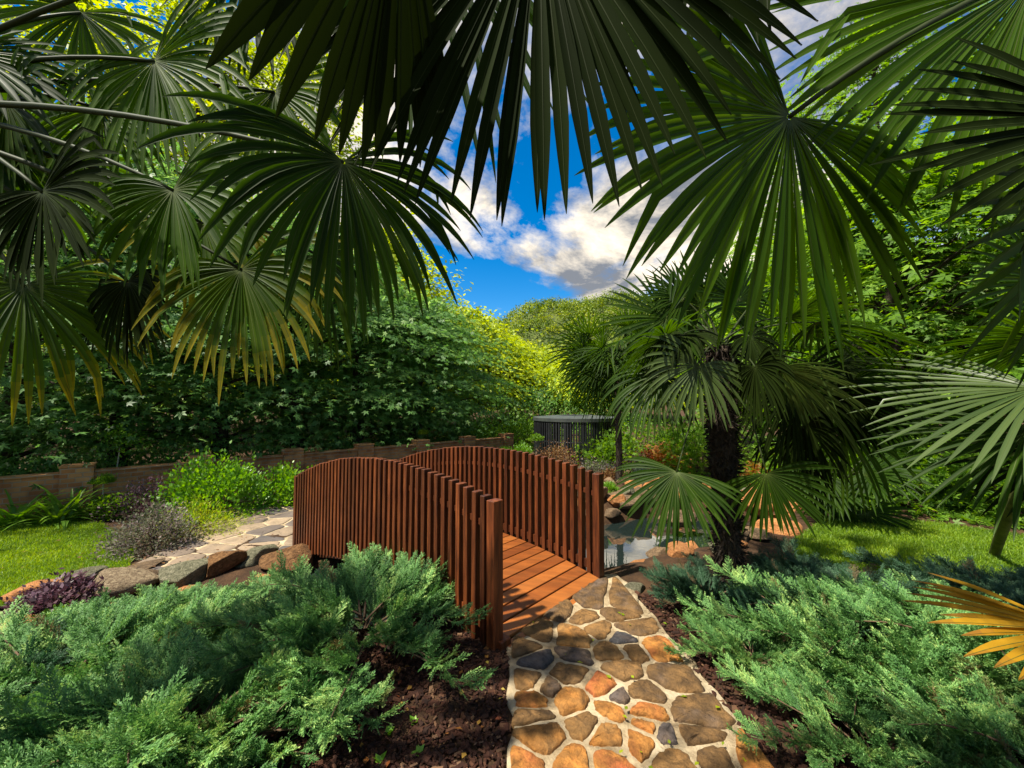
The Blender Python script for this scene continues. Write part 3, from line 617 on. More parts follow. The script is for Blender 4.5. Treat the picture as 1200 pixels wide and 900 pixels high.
# leaning palm low at the right edge
CR2 = W(1270, 455, 2.5)
bs = G(1163, 652, 0.0); bs[2] = float(terr(bs[0], bs[1])) - .04
p_lean = thing('fan_palm', 'fan palm with a bare leaning green stem at the right edge of the lawn', 'palm tree', bs)
mb = MB(); t = np.linspace(0, 1, 14)[:, None]; P = (1 - t) * bs + t * CR2 + .08 * np.sin(t * 3.14) * V3(-1, 0, 0); mb.tube(P, np.linspace(.038, .05, 14), 8)
part('trunk', mb, noise_mat('green_stem', [(0.3, (.05, .06, .012)), (0.7, (.14, .15, .03))], 12, 6, .7, .5), p_lean)
for hub, tip, roll, spr, m_ in [((1215, 455, 2.2), (1085, 530, 2.1), 30, 210, 'palm_silver_lit'), ((1225, 395, 2.4), (1105, 385, 2.4), -40, 180, 'palm'), ((1205, 500, 2.3), (1120, 600, 2.2), 20, 200, 'palm'), ((1235, 330, 2.6), (1130, 300, 2.6), 30, 180, 'palm'), ((1260, 520, 2.4), (1215, 620, 2.3), 20, 200, 'palm_shaded')]:
    frond(p_lean, W(*hub), W(*tip), roll=roll, spread=spr, n=34, mat=m_, base=CR2, droop=.2, kink=.08)

# palm in the middle distance, beside the pond
pb = V3(1.79, 3.22, float(terr(1.79, 3.22))); CM = V3(1.74, 3.2, 2.02)
p_mid = thing('fan_palm', 'shaggy-trunked fan palm standing in the junipers right of the bridge', 'palm tree', pb)
palm_trunk(p_mid, [pb - V3(0, 0, .1), (1.74, 3.2, .9), CM], .10, .125, 3.2)
for hub, tip, roll, spr, n, m_, dr in [
    ((818, 428, 2.75), (795, 498, 2.65), -20, 260, 38, 'palm_silver_lit', .8),
    ((915, 432, 2.75), (1015, 478, 2.6), 58, 170, 36, 'palm_silver_lit', .6),
    ((925, 372, 3.1), (1008, 352, 3.1), 55, 230, 36, 'palm', .3),
    ((955, 378, 2.9), (1070, 412, 2.8), 68, 170, 30, 'palm', .4),
    ((793, 553, 2.7), (766, 635, 2.6), 10, 200, 36, 'palm', .45),
    ((898, 555, 2.7), (938, 632, 2.6), 20, 200, 36, 'palm', .45),
    ((965, 465, 3.2), (1055, 520, 3.1), 45, 220, 36, 'palm_shaded', .8),
    ((945, 500, 3.0), (985, 570, 2.9), 55, 220, 34, 'palm_shaded', 1.0),
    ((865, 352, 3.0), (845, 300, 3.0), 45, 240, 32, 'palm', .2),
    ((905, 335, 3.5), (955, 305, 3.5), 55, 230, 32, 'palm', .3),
    ((880, 395, 2.8), (925, 435, 2.7), -60, 230, 34, 'palm_shaded', .9),
    ((800, 392, 2.9), (752, 420, 2.8), 65, 220, 34, 'palm_shaded', .9),
    ((985, 425, 3.4), (1065, 465, 3.4), -50, 200, 34, 'palm_shaded', .7),
    ((925, 520, 3.4), (960, 600, 3.4), 60, 200, 30, 'palm_shaded', 1.0),
    ((930, 455, 3.0), (1010, 545, 2.9), -30, 230, 40, 'palm_shaded', .9),
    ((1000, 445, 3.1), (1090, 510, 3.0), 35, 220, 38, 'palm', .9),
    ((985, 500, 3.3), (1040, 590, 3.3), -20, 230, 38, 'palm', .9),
    ((885, 430, 2.6), (905, 500, 2.5), 50, 240, 36, 'palm_shaded', 1.0),
    ((780, 395, 3.0), (715, 410, 2.9), -55, 230, 36, 'palm', .7),
    ((772, 440, 3.1), (712, 495, 3.0), 35, 220, 36, 'palm', 1.0),
    ((800, 350, 3.3), (755, 315, 3.3), 50, 240, 34, 'palm', .3)]:
    frond(p_mid, W(*hub), W(*tip), roll=roll, spread=spr, n=n, mat=m_, base=CM + rng.normal(0, .04, 3), droop=dr, kink=.07, sag=.12, stalk_r=.009, wid=.023)
rnd_fronds(p_mid, CM, 6, .5, el=(25, 70), n=30, az=(10, 190), droop=.2)

# small palms further back
def small_palm(label, x, y, h, count, R, rt=.07, mats=('palm',), seed=1):
    z = float(terr(x, y)); o = thing('fan_palm', label, 'palm tree', (x, y, z)); c = V3(x, y, z + h)
    palm_trunk(o, [(x, y, z - .05), c], rt, rt, .35)
    rnd_fronds(o, c, count, R, el=(-65, 55), mat=mats[0], n=30, stalk=R * .8, wid=.03, droop=.45, kink=.08)
small_palm('slim fan palm growing behind the pond beside the round black enclosure', 2.2, 8.0, 2.6, 26, .85, rt=.07)
small_palm('low fan palm at the back edge of the sunlit lawn, right of the shaggy palm', 4.3, 5.0, .55, 11, .48)

# ------------------------------------------------------------------ junipers
def spray_template(r, L=.26):
    V = []; F = []; T = []
    def blade(a, d, up, l, w, tint):
        sd = unit(np.cross(d, up)); b = len(V); m = a + d * l * .5 + up * l * .03
        V.extend([a - sd * w * .5, a + sd * w * .5, m + sd * w * .62, a + d * l, m - sd * w * .62]); F.append((b, b + 1, b + 2, b + 3)); F.append((b, b + 3, b + 4, b + 4)); T.extend([tint, tint])
    p = V3(0, 0, 0); d = V3(0, 1, 0); up = V3(0, 0, 1); n = 15
    for i in range(n):
        t = i / n; d = unit(d + V3(r.normal(0, .05), 0, .035 + r.normal(0, .04))); q = p + d * (L / n)
        blade(p, d, up, L / n * 1.15, .0055 * (1 - .5 * t), .25)
        for sgn in (-1, 1):
            if r.uniform() < .12: continue
            l2 = L * .40 * (1 - t) ** .7 * r.uniform(.7, 1.15) + .022
            d2 = unit(d * .75 + V3(sgn * .62, 0, 0) + up * r.normal(.08, .28)); p2 = q; k2 = max(2, int(l2 / .014))
            for j in range(k2):
                tt = j / k2; d2 = unit(d2 + d * .06 + r.normal(0, .05, 3)); q2 = p2 + d2 * (l2 / k2)
                blade(p2, d2, up, l2 / k2 * 1.2, .005 * (1 - .45 * tt), .35 + .45 * tt)
                for s3 in (-1, 1):
                    l3 = (.026 * (1 - .55 * tt)) * r.uniform(.6, 1.2)
                    d3 = unit(d2 * .8 + np.cross(d2, up) * s3 * .55 + up * r.normal(.12, .35))
                    blade(p2, d3, unit(up + r.normal(0, .4, 3)), l3, .0042, np.clip(.55 + .3 * tt + r.normal(0, .1), 0, 1))
                p2 = q2
        p = q
    V = np.array(V); F = np.array(F); T = np.array(T)
    tri = F[:, 2] == F[:, 1]
    F[1::2, 3] = F[1::2, 2]
    return V, F[0::2], F[1::2, :3], T[0::2]
SPR = [spray_template(np.random.default_rng(40 + i)) for i in range(4)]
def juniper_meshes(seed, rx, hgt, boughs, per, mat):
    r = np.random.default_rng(seed); mb = MB(); mw = MB(); P = []; D = []; U = []; S = []
    for b in range(boughs):
        a = 2 * math.pi * (b + r.uniform(-.4, .4)) / boughs * 2.618; el = r.uniform(.05, 1.0); L = rx * r.uniform(.55, 1.08) * (1 - .45 * el)
        d = unit(V3(math.cos(a), math.sin(a), .15 + 1.0 * el)); p = V3(math.cos(a), math.sin(a), 0) * rx * r.uniform(0, .25) + V3(0, 0, .05 + hgt * .35 * r.uniform(0, 1)); pts = [p]
        for k in range(8):
            d = unit(d + V3(r.normal(0, .09), r.normal(0, .09), -.14 * el - .02)); p = p + d * L / 8; p[2] = max(p[2], .03); p[2] = min(p[2], hgt * 1.05); pts.append(p)
        pts = np.array(pts); mw.tube(pts, np.linspace(.009, .003, 9), 4, cap=False)
        tt = np.linspace(.15, 1.0, per); idx = tt * 8
        for q, t in zip(idx, tt):
            i = min(int(q), 7); c = pts[i] + (pts[i + 1] - pts[i]) * (q - i); dd = unit(pts[i + 1] - pts[i]); sgn = r.choice([-1, 1])
            sd = unit(np.cross(dd, V3(0, 0, 1))) * sgn * r.uniform(.2, 1.0)
            P.append(c); D.append(unit(dd + sd + V3(0, 0, r.uniform(-.05, .55)))); U.append(unit(V3(0, 0, 1) + r.normal(0, .35, 3))); S.append(r.uniform(.55, 1.15) * (1.05 - .25 * t))
    P, D, U, S = map(np.array, (P, D, U, S)); which = r.integers(0, 4, len(P)); tb = np.clip(r.normal(0, .16, len(P)), -.35, .35)
    for w in range(4):
        V, F4, F3, T = SPR[w]; k = which == w; X, Y, Z = frames(D[k], U[k]); n = k.sum()
        v = P[k][:, None] + S[k][:, None, None] * (V[None, :, 0:1] * X[:, None] + V[None, :, 1:2] * Y[:, None] + V[None, :, 2:3] * Z[:, None])
        tn = np.clip(T[None] + tb[k][:, None], 0, 1).ravel(); tp = np.repeat((r.uniform(0, 1, n) < .045) * r.uniform(.5, .95, n), len(F4)); o = (np.arange(n) * len(V))[:, None, None]; n0 = mb.n
        mb.add(v.reshape(-1, 3), (F4[None] + o).reshape(-1, 4), tint=tn, tip=tp)
        mb.f.append(((F3[None] + o).reshape(-1, 3) + n0, np.zeros(n * len(F3), int), tn, tp))
    return mb.mesh('juniper_foliage', M[mat], False), mw.mesh('juniper_stem', M['twig'])
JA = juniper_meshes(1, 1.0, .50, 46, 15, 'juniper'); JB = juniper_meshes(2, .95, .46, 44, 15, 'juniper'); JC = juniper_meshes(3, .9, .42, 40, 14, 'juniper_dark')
for i, (x, y, sc_, rz, ms, lab, grp) in enumerate([
    (-.98, 2.62, .92, 0.3, JA, 'blue-green spreading juniper whose feathery sprays touch the near bridge post', 'L'),
    (-2.05, 3.1, .95, 1.9, JB, 'blue-green spreading juniper between the bridge side and the brown boulders', 'L'),
    (-1.55, 1.95, .95, 2.6, JB, 'blue-green spreading juniper beside the bare mulch left of the path', 'L'),
    (-2.65, 2.4, 1.0, 4.4, JA, 'blue-green spreading juniper below the purple groundcover and orange rock', 'L'),
    (-1.62, 1.2, .85, 5.2, JA, 'blue-green spreading juniper cut by the bottom edge of the view, left', 'L'),
    (-2.5, 1.45, .9, .9, JB, 'blue-green spreading juniper in the bottom left corner', 'L'),
    (-3.3, 2.35, .85, 3.1, JC, 'dark spreading juniper at the left edge below the orange rocks', 'L'),
    (-2.85, 3.1, .7, 2.2, JB, 'blue-green spreading juniper directly under the greenish grey boulder', 'L'),
    (-1.9, 3.62, .55, .4, JA, 'small blue-green juniper under the boulders by the far foot of the bridge', 'L'),
    (1.42, 2.35, .42, 1.1, JB, 'small blue-green juniper at the right edge of the stone path', 'R'),
    (1.55, 1.72, .5, 4.1, JA, 'low blue-green juniper beside the bottom of the stone path', 'R'),
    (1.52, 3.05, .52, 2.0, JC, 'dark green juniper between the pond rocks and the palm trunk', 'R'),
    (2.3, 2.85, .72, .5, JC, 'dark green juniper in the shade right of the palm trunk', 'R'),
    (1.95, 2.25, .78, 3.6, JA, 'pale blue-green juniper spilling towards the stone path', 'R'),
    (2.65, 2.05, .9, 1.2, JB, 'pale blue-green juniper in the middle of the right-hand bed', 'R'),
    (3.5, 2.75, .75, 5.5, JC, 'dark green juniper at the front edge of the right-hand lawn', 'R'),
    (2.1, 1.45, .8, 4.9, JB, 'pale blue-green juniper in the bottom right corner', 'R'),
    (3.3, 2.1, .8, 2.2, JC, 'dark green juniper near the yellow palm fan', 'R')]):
    o = thing('juniper', lab, 'shrub', (x, y, float(terr(x, y))), 'spreading junipers in the left bed' if grp == 'L' else 'spreading junipers in the right bed')
    link('foliage', ms[0], o); link('stem', ms[1], o); o.rotation_euler = (0, 0, rz); o.scale = (sc_, sc_, sc_)

# ------------------------------------------------------------------ rocks
def rock_mesh(seed, sub=4):
    import bmesh
    bm = bmesh.new(); bmesh.ops.create_icosphere(bm, subdivisions=sub, radius=1); r = np.random.default_rng(seed)
    v = np.array([q.co[:] for q in bm.verts]); 
    for k in range(13):               # planar cuts give facets
        n = unit(r.normal(0, 1, 3) * [1, 1, 1.2]); d = r.uniform(.45, .85); e = v @ n - d; v = v - np.maximum(e, 0)[:, None] * n * .97
    for f, a in ((1.2, .07), (4, .045), (10, .02)):
        q = r.normal(0, 1, (3, 3)) * f * .6; v = v * (1 + a * np.sin(v @ q[0] + r.uniform(0, 6)) * np.sin(v @ q[1] + r.uniform(0, 6)))[:, None]
    for q, c in zip(bm.verts, v): q.co = c
    for f in bm.faces: f.smooth = True
    me = bpy.data.meshes.new('rock'); bm.to_mesh(me); bm.free(); return me
RK = {k: [rock_mesh(100 + i) for i in range(7)] for k in ('rock',)}['rock']
def rockset(matname):
    out = []
    for m in RK: c = m.copy(); c.materials.clear(); c.materials.append(M[matname]); out.append(c)
    return out
RKS = {k: rockset(k) for k in ('rock', 'rock_orange', 'rock_grey', 'rock_rust', 'rock_tan')}
def rock(x, y, z, sx, sy, sz, rz, mat, label, group, name='rock'):
    o = link(name, random.choice(RKS[mat]), None, (x, y, z)); o.scale = (sx, sy, sz); o.rotation_euler = (random.uniform(-.12, .12), random.uniform(-.12, .12), rz)
    return tag(o, label, 'rock', group)
for px, py, w, h, mat, lab in [
    (28, 694, 56, 26, 'rock_orange', 'flat orange rock at the front corner of the lawn'),
    (20, 714, 50, 16, 'rock_grey', 'thin pale slab lying under the flat orange rock'),
    (12, 732, 34, 20, 'rock_orange', 'tan rock low at the left edge under the pale slab'),
    (38, 738, 36, 24, 'rock_grey', 'pale rounded rock below the purple groundcover'),
    (126, 680, 64, 40, 'rock_tan', 'large pitted tan boulder between the groundcover and the flagstone path'),
    (93, 672, 34, 24, 'rock_grey', 'small pale rock tucked left of the pitted tan boulder'),
    (160, 676, 30, 22, 'rock', 'small brown rock wedged right of the pitted tan boulder'),
    (200, 671, 60, 38, 'rock_grey', 'greenish grey boulder at the corner of the flagstone path'),
    (250, 658, 42, 36, 'rock_rust', 'dark brown boulder right of the greenish grey boulder'),
    (292, 651, 44, 26, 'rock_grey', 'lichened rock between the two dark brown boulders'),
    (336, 653, 62, 30, 'rock_rust', 'broad brown boulder at the left foot of the bridge'),
    (303, 678, 20, 14, 'rock_orange', 'small orange rock under the lichened rock'),
    (212, 694, 30, 14, 'rock_orange', 'small orange rock in front of the greenish grey boulder'),
    (122, 714, 26, 14, 'rock_orange', 'small reddish rock at the right end of the groundcover')]:
    q = G(px, py + h * .5, -.30); D = q[1]; a = w * D / FPX / 2 * 1.2; c = h * D / FPX / 2 * .95
    rock(q[0], q[1] + a * .5, -.30 + c * .6, a, a * random.uniform(.8, 1.0), c, random.uniform(-.4, .4), mat, lab, 'rocks edging the left lawn and path')
# flat brown slab at the corner of the far path
q = G(170, 664, -.27); rock(q[0], q[1], -.26, .24, .14, .045, .3, 'rock', 'flat reddish brown slab at the near corner of the flagstone path', 'rocks edging the left lawn and path')
# pond edge
pl_n = 0
for k in range(150):
    t = k / 75 * 2 * math.pi + random.uniform(-.03, .03)
    L = np.linalg.norm(PB - PA); per = 2 * L + 2 * math.pi * .95; u = (k + random.uniform(-.3, .3)) / 150 * per
    rr = random.uniform(.84, 1.22)
    if u < L: q = PA + ab * u - nn * rr
    elif u < L + math.pi * .95: th = -math.pi / 2 + (u - L) / .95; q = PB + rr * (math.cos(th) * ab + math.sin(th) * nn)
    elif u < 2 * L + math.pi * .95: q = PB - ab * (u - L - math.pi * .95) + nn * rr
    else: th = math.pi / 2 + (u - 2 * L - math.pi * .95) / .95; q = PA + rr * (math.cos(th) * ab + math.sin(th) * nn)
    bs_, bt_ = (q - BN) @ be, (q - BN) @ bt
    if -.3 < bs_ < BL + .2 and -.3 < bt_ < BW + .12: continue
    if q[0] < -.7 or (q[0] < 1.5 and q[1] < 4.75): continue
    far = (q - PA) @ nn > 0
    a = random.uniform(.09, .2) * (1.15 if far else .9); z = float(terr(*q))
    if not far and q[0] < .95: a *= .6
    rock(q[0], q[1], z + a * .22, a, a * random.uniform(.65, 1), a * random.uniform(.45, .75), random.uniform(0, 6), random.choices(['rock', 'rock_orange', 'rock_grey'], [6, 4, 1.3])[0],
         'weathered brown rock in the ring of rocks round the pond', 'rocks round the pond', 'pond_rock')
for px, py, z, w, h, mat, lab in [(728, 584, -.05, 56, 18, 'rock', 'long flat-topped boulder above the far pond edge'), (790, 606, -.1, 54, 24, 'rock', 'brown boulder on the far pond edge left of the palm trunk'),
    (905, 620, .0, 60, 40, 'rock_orange', 'large tan boulder right of the palm trunk'), (880, 588, .1, 50, 34, 'rock_orange', 'orange boulder behind the palm trunk'), (818, 655, -.2, 40, 26, 'rock', 'brown boulder at the foot of the palm trunk by the water'),
    (755, 668, -.12, 54, 26, 'rock_orange', 'tan boulder on the near pond edge in front of the water'), (790, 660, -.14, 44, 26, 'rock', 'brown boulder on the near pond edge beside the tan one'), (744, 690, .0, 34, 18, 'rock_grey', 'pale stone at the top of the stone path by the juniper')]:
    q = G(px, py, z); D = q[1]; a = w * D / FPX / 2; c = h * D / FPX / 2
    rock(q[0], q[1], z, a, a * .8, c, random.uniform(-.4, .4), mat, lab, 'large boulders round the pond')
for k in range(46):
    x = random.uniform(.7, 5.2); y = random.uniform(7.0, 10.5) if x < 3.6 else random.uniform(5.6, 9)
    a = random.uniform(.1, .2); rock(x, y, float(terr(x, y)) + a * .2, a, a * .8, a * random.uniform(.5, .8), random.uniform(0, 6), random.choice(['rock', 'rock_orange']), 'warm brown rock in the rockery rising behind the pond', 'rocks of the rockery', 'rockery_rock')

# ------------------------------------------------------------------ brick wall
WA, WB = V3(-9.6, 4.35), V3(-.2, 13.0); wl = np.linalg.norm(WB - WA); we = unit(WB - WA); wn = V3(we[1], -we[0])
wx, wy = V3(*we, 0), V3(*wn, 0)
wall = thing('brick_wall', 'low weathered brick garden wall with square piers under the trees', 'wall', (WA[0], WA[1], -.35))
def Wp(s, z, o=0): return V3(*(WA + we * s + wn * o), z)
np_ = 8; sp_w = wl / np_
for i in range(np_):
    mb = MB(); mb.box(Wp((i + .5) * sp_w, .03), wx, wy, Z3, sp_w / 2 - .19, .10, .36); 
    mb.box(Wp((i + .5) * sp_w, .405), wx, wy, Z3, sp_w / 2 - .19, .125, .018, bev=.006)
    part('panel', mb, M['brick'], wall, smooth=False)
for i in range(np_ + 1):
    mb = MB(); mb.box(Wp(i * sp_w, .06), wx, wy, Z3, .19, .17, .44); mb.box(Wp(i * sp_w, .518), wx, wy, Z3, .2, .18, .016, bev=.005)
    part('pier', mb, M['brick'], wall, smooth=False)

# ------------------------------------------------------------------ round black enclosure
ec = W(674, 500, 11.5); ez = float(terr(ec[0], ec[1])); R_ = 1.25; zt = W(684, 490, 11.5)[2]
enc = thing('round_enclosure', 'round black barred enclosure with a flat ring-shaped top behind the shrubs', 'enclosure', (ec[0], ec[1], ez))
mb = MB()
for k in range(96):
    t = 2 * math.pi * k / 96; d = V3(math.cos(t), math.sin(t), 0); mb.box(ec * [1, 1, 0] + d * R_ * .97 + V3(0, 0, (ez + zt) / 2), d, np.cross(Z3, d), Z3, .014, .02 if k % 6 else .035, (zt - ez) / 2)
part('bars', mb, M['black_metal'], enc, smooth=False)
mb = MB(); n = 72; t = np.arange(n) * 2 * math.pi / n; cs = np.column_stack([np.cos(t), np.sin(t)])
rings = [(1.0, -.06), (1.0, .03), (.985, .04), (.42, .09), (.40, .08), (.40, .02)]
v = np.concatenate([np.column_stack([ec[0] + R_ * a * cs[:, 0], ec[1] + R_ * a * cs[:, 1], np.full(n, zt + z)]) for a, z in rings])
mb.add(v, [(r * n + i, r * n + (i + 1) % n, r * n + n + (i + 1) % n, r * n + n + i) for r in range(5) for i in range(n)])
part('roof', mb, M['metal_top'], enc, smooth=False)
mb = MB(); 
for zz in (ez + .12, ez + (zt - ez) * .5): mb.tube([(ec[0] + R_ * .97 * math.cos(a), ec[1] + R_ * .97 * math.sin(a), zz) for a in np.linspace(0, 6.2832, 60)], .014, 5)
part('hoop', mb, M['black_metal'], enc)

# ------------------------------------------------------------------ shrubs, trees
OVAL = (np.array([(0, 0, 0), (.32, .42, .07), (0, 1, -.05), (-.32, .42, .07), (0, .45, 0)]), np.array([(0, 1, 2, 4), (0, 4, 2, 3)]))
def maple_t():
    V = [(0, 0, 0)]; F = []
    for ang, l in ((-112, .55), (-55, .88), (0, 1.05), (55, .88), (112, .55)):
        a = math.radians(ang); d = V3(math.sin(a), math.cos(a), 0); sd = V3(math.cos(a), -math.sin(a), 0); b = len(V)
        V += [tuple(d * l * .45 - sd * .17 + V3(0, 0, .03)), tuple(d * l - V3(0, 0, .10 * l)), tuple(d * l * .45 + sd * .17 + V3(0, 0, .03))]; F.append((0, b, b + 1, b + 2))
    return np.array(V), np.array(F)
MAPLE = maple_t()
BLADE = (np.array([(-.05, 0, 0), (.05, 0, 0), (.06, .5, .1), (-.06, .5, .1), (.04, .82, .05), (-.04, .82, .05), (.005, 1, -.08), (-.005, 1, -.08)]), np.array([(0, 1, 2, 3), (3, 2, 4, 5), (5, 4, 6, 7)]))
TPL = {'oval': OVAL, 'maple': MAPLE, 'blade': BLADE}
def leaves(mb, P, D, U, S, tint, kind):
    X, Y, Z = frames(D, U); mb.scatter(*TPL[kind], P, X, Y, Z, S, tint)
def shrub(name, label, c, rx, ry, h, mat, leaf=.04, n=2500, kind='oval', group=None, cat='shrub', clumps=40, up=.5, rough=.25, stem=True, seed=None, lift=0.0):
    r = np.random.default_rng(seed if seed is not None else rng.integers(1 << 30)); c = np.asarray(c, float)
    o = thing(name, label, cat, c, group)
    d = unit(r.normal(0, 1, (clumps, 3))); d[:, 2] = np.abs(d[:, 2]) * 1.05 - .12; rad = r.uniform(.55, 1.0, clumps) ** .6 * r.normal(1, rough * .5, clumps)
    cc = d * rad[:, None] * [rx, ry, h * .92]; w = r.integers(0, clumps, n)
    off = r.normal(0, 1, (n, 3)) * [rx * .2, ry * .2, h * .13]; P = c + V3(0, 0, lift) + cc[w] + off; P[:, 2] = np.maximum(P[:, 2], c[2] + .01 + lift)
    outd = unit((P - c) * [1 / rx, 1 / ry, 1 / h] + 1e-6)
    D = unit(outd + V3(0, 0, up) + r.normal(0, .6, (n, 3))); U = unit(V3(0, 0, 1) + outd * .5 + r.normal(0, .5, (n, 3)))
    ct = r.normal(.5, .16, clumps); tint = np.clip(ct[w] + r.normal(0, .16, n), 0, 1)
    mb = MB(); leaves(mb, P, D, U, leaf * r.uniform(.6, 1.25, n), tint, kind); part('foliage', mb, M[mat], o)
    if stem:
        mb = MB()
        for k in range(0, clumps, 2):
            mb.tube([c + r.normal(0, .02, 3) * [1, 1, 0], c + V3(0, 0, lift * .9) + cc[k] * .5 + V3(0, 0, h * .05), c + V3(0, 0, lift) + cc[k]], [max(.006, .02 * h), .008 * (1 + h) * .6, .003], 4, cap=False)
        part('stem', mb, M['twig'], o)
    return o
def gp(px, py, z): return G(px, py, z)

def strappy(label, c, n, L, mat, seed, kind='blade', wid=1.0, group=None, name='strappy_plant'):
    r = np.random.default_rng(seed); o = thing(name, label, 'plant', c, group); c = np.asarray(c, float); mb = MB()
    for i in range(n):
        a = r.uniform(0, 6.283); el = r.uniform(.45, 1.3); d = V3(math.cos(a) * math.cos(el), math.sin(a) * math.cos(el), math.sin(el)); p = c + V3(*r.normal(0, .06, 2), 0); l = L * r.uniform(.6, 1.15)
        pts = [p]; 
        for k in range(7): d = unit(d + V3(0, 0, -.17)); p = p + d * l / 7; pts.append(p)
        pts = np.array(pts); w = np.array([.6, .9, 1, 1, .9, .75, .45, .05]) * .016 * wid; sd = unit(np.cross(np.gradient(pts, axis=0), V3(0, 0, 1)))
        v = np.stack([pts - sd * w[:, None] + V3(0, 0, .004), pts, pts + sd * w[:, None] + V3(0, 0, .004)], 1).reshape(-1, 3); f = []
        for k in range(7):
            for q in (0, 1): f.append((k * 3 + q, k * 3 + q + 1, k * 3 + 4 + q, k * 3 + 3 + q))
        mb.add(v, f, tint=np.clip(r.normal(.5, .2), 0, 1))
    part('foliage', mb, M[mat], o); return o

def tree(name, label, base, H, cr, z0, mat, leaf, kind, clumps, per, trunk_r, seed, group=None, droop=.5, flat=.28, shape=.8, cs=.85, lean=(0, 0), barkm='bark'):
    r = np.random.default_rng(seed); base = np.asarray(base, float); o = thing(name, label, 'tree', base, group)
    top = base + V3(lean[0], lean[1], H); t = np.linspace(0, 1, 12)[:, None]
    ax = base + (top - base) * t + np.column_stack([.12 * np.sin(t[:, 0] * 5 + seed), .12 * np.cos(t[:, 0] * 4 + seed), np.zeros(12)])
    ax[0, 2] -= .15
    mt = MB(); mt.tube(ax, trunk_r * (1 - .88 * t[:, 0]) * np.where(t[:, 0] < .05, 1.3, 1), 10)
    P = []; D = []; U = []; T = []
    for k in range(clumps):
        u = (k + r.uniform()) / clumps; hz = z0 + (H - z0) * u ** .9
        rel = (hz - z0) / (H - z0); rmax = cr * (np.sin(np.clip(rel * .93 + .12, 0, 1) * math.pi) ** shape) * r.uniform(.78, 1.16) + .15
        a = k * 2.39996 + r.uniform(-.5, .5); q = rmax * r.uniform(.25, 1.0) ** .45
        od = V3(math.cos(a), math.sin(a), 0); c0 = base + (top - base) * min(hz / H * .92, .97); c = V3(c0[0], c0[1], base[2] + hz) + od * q
        if k % 2 == 0 or q > rmax * .7:
            st = V3(c0[0], c0[1], base[2] + max(hz - q * .35, z0 * .7)); md = (st + c) / 2 + V3(0, 0, q * .08)
            mt.tube([st, md, c], [max(.015, trunk_r * .28 * (1 - .6 * rel)), trunk_r * .13, .008], 5, cap=False)
        m = int(per * r.uniform(.6, 1.4)); s_ = cs * r.uniform(.7, 1.25); tg = V3(-od[1], od[0], 0)
        lr = r.normal(0, .5, m); lt = r.normal(0, .42, m); zz = r.normal(0, flat * .5, m) - droop * np.maximum(lr, -.2) * .6 - droop * .25 * lt ** 2
        p = c + s_ * (lr[:, None] * od + lt[:, None] * tg + zz[:, None] * Z3); P.append(p)
        D.append(unit(od * r.uniform(.2, 1.1, m)[:, None] + np.sign(lt)[:, None] * .5 * tg + V3(0, 0, -droop * .8) + r.normal(0, .4, (m, 3))))
        U.append(unit(V3(0, 0, 1) + od * .6 + r.normal(0, .28, (m, 3)))); T.append(np.clip(r.normal(.5, .14) + r.normal(0, .17, m), 0, 1))
    P, D, U, T = map(np.concatenate, (P, D, U, T)); mb = MB(); leaves(mb, P, D, U, leaf * r.uniform(.65, 1.2, len(P)), T, kind)
    part('trunk', mt, M[barkm], o); part('crown', mb, M[mat], o); return o

def TZ(x, y): return V3(x, y, float(terr(x, y)))
def wallpt(px):                       # point of the wall line seen at a photo column
    u = (px - 600) / FPX; d = we; k = (u * WA[1] - WA[0]) / (d[0] - u * d[1]); return WA + we * k
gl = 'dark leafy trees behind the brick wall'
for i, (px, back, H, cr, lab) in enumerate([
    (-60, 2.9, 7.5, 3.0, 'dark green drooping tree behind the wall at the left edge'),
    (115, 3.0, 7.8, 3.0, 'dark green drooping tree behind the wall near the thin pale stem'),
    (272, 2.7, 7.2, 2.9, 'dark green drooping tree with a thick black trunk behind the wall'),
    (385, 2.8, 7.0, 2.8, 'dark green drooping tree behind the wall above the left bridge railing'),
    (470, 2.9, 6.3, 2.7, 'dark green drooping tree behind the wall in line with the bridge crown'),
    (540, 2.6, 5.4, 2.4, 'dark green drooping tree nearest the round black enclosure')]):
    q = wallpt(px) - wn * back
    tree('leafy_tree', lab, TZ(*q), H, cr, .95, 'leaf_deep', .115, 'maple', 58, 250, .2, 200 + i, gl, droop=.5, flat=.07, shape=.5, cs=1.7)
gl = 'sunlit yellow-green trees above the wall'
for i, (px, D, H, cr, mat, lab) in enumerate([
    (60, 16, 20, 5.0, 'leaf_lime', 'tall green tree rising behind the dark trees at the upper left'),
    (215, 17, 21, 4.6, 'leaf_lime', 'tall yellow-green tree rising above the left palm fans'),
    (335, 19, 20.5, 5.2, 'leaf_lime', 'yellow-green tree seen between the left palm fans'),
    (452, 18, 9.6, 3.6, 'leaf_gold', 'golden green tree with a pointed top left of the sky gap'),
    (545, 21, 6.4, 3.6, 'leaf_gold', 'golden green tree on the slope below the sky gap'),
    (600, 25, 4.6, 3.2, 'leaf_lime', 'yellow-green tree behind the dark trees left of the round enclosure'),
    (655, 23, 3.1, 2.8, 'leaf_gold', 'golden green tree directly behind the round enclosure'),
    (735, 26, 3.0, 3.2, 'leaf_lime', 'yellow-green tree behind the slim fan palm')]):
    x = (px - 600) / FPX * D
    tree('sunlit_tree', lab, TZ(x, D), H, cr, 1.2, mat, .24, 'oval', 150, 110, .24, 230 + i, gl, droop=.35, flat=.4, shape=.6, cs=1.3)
gl = 'star-leaved trees along the right side'
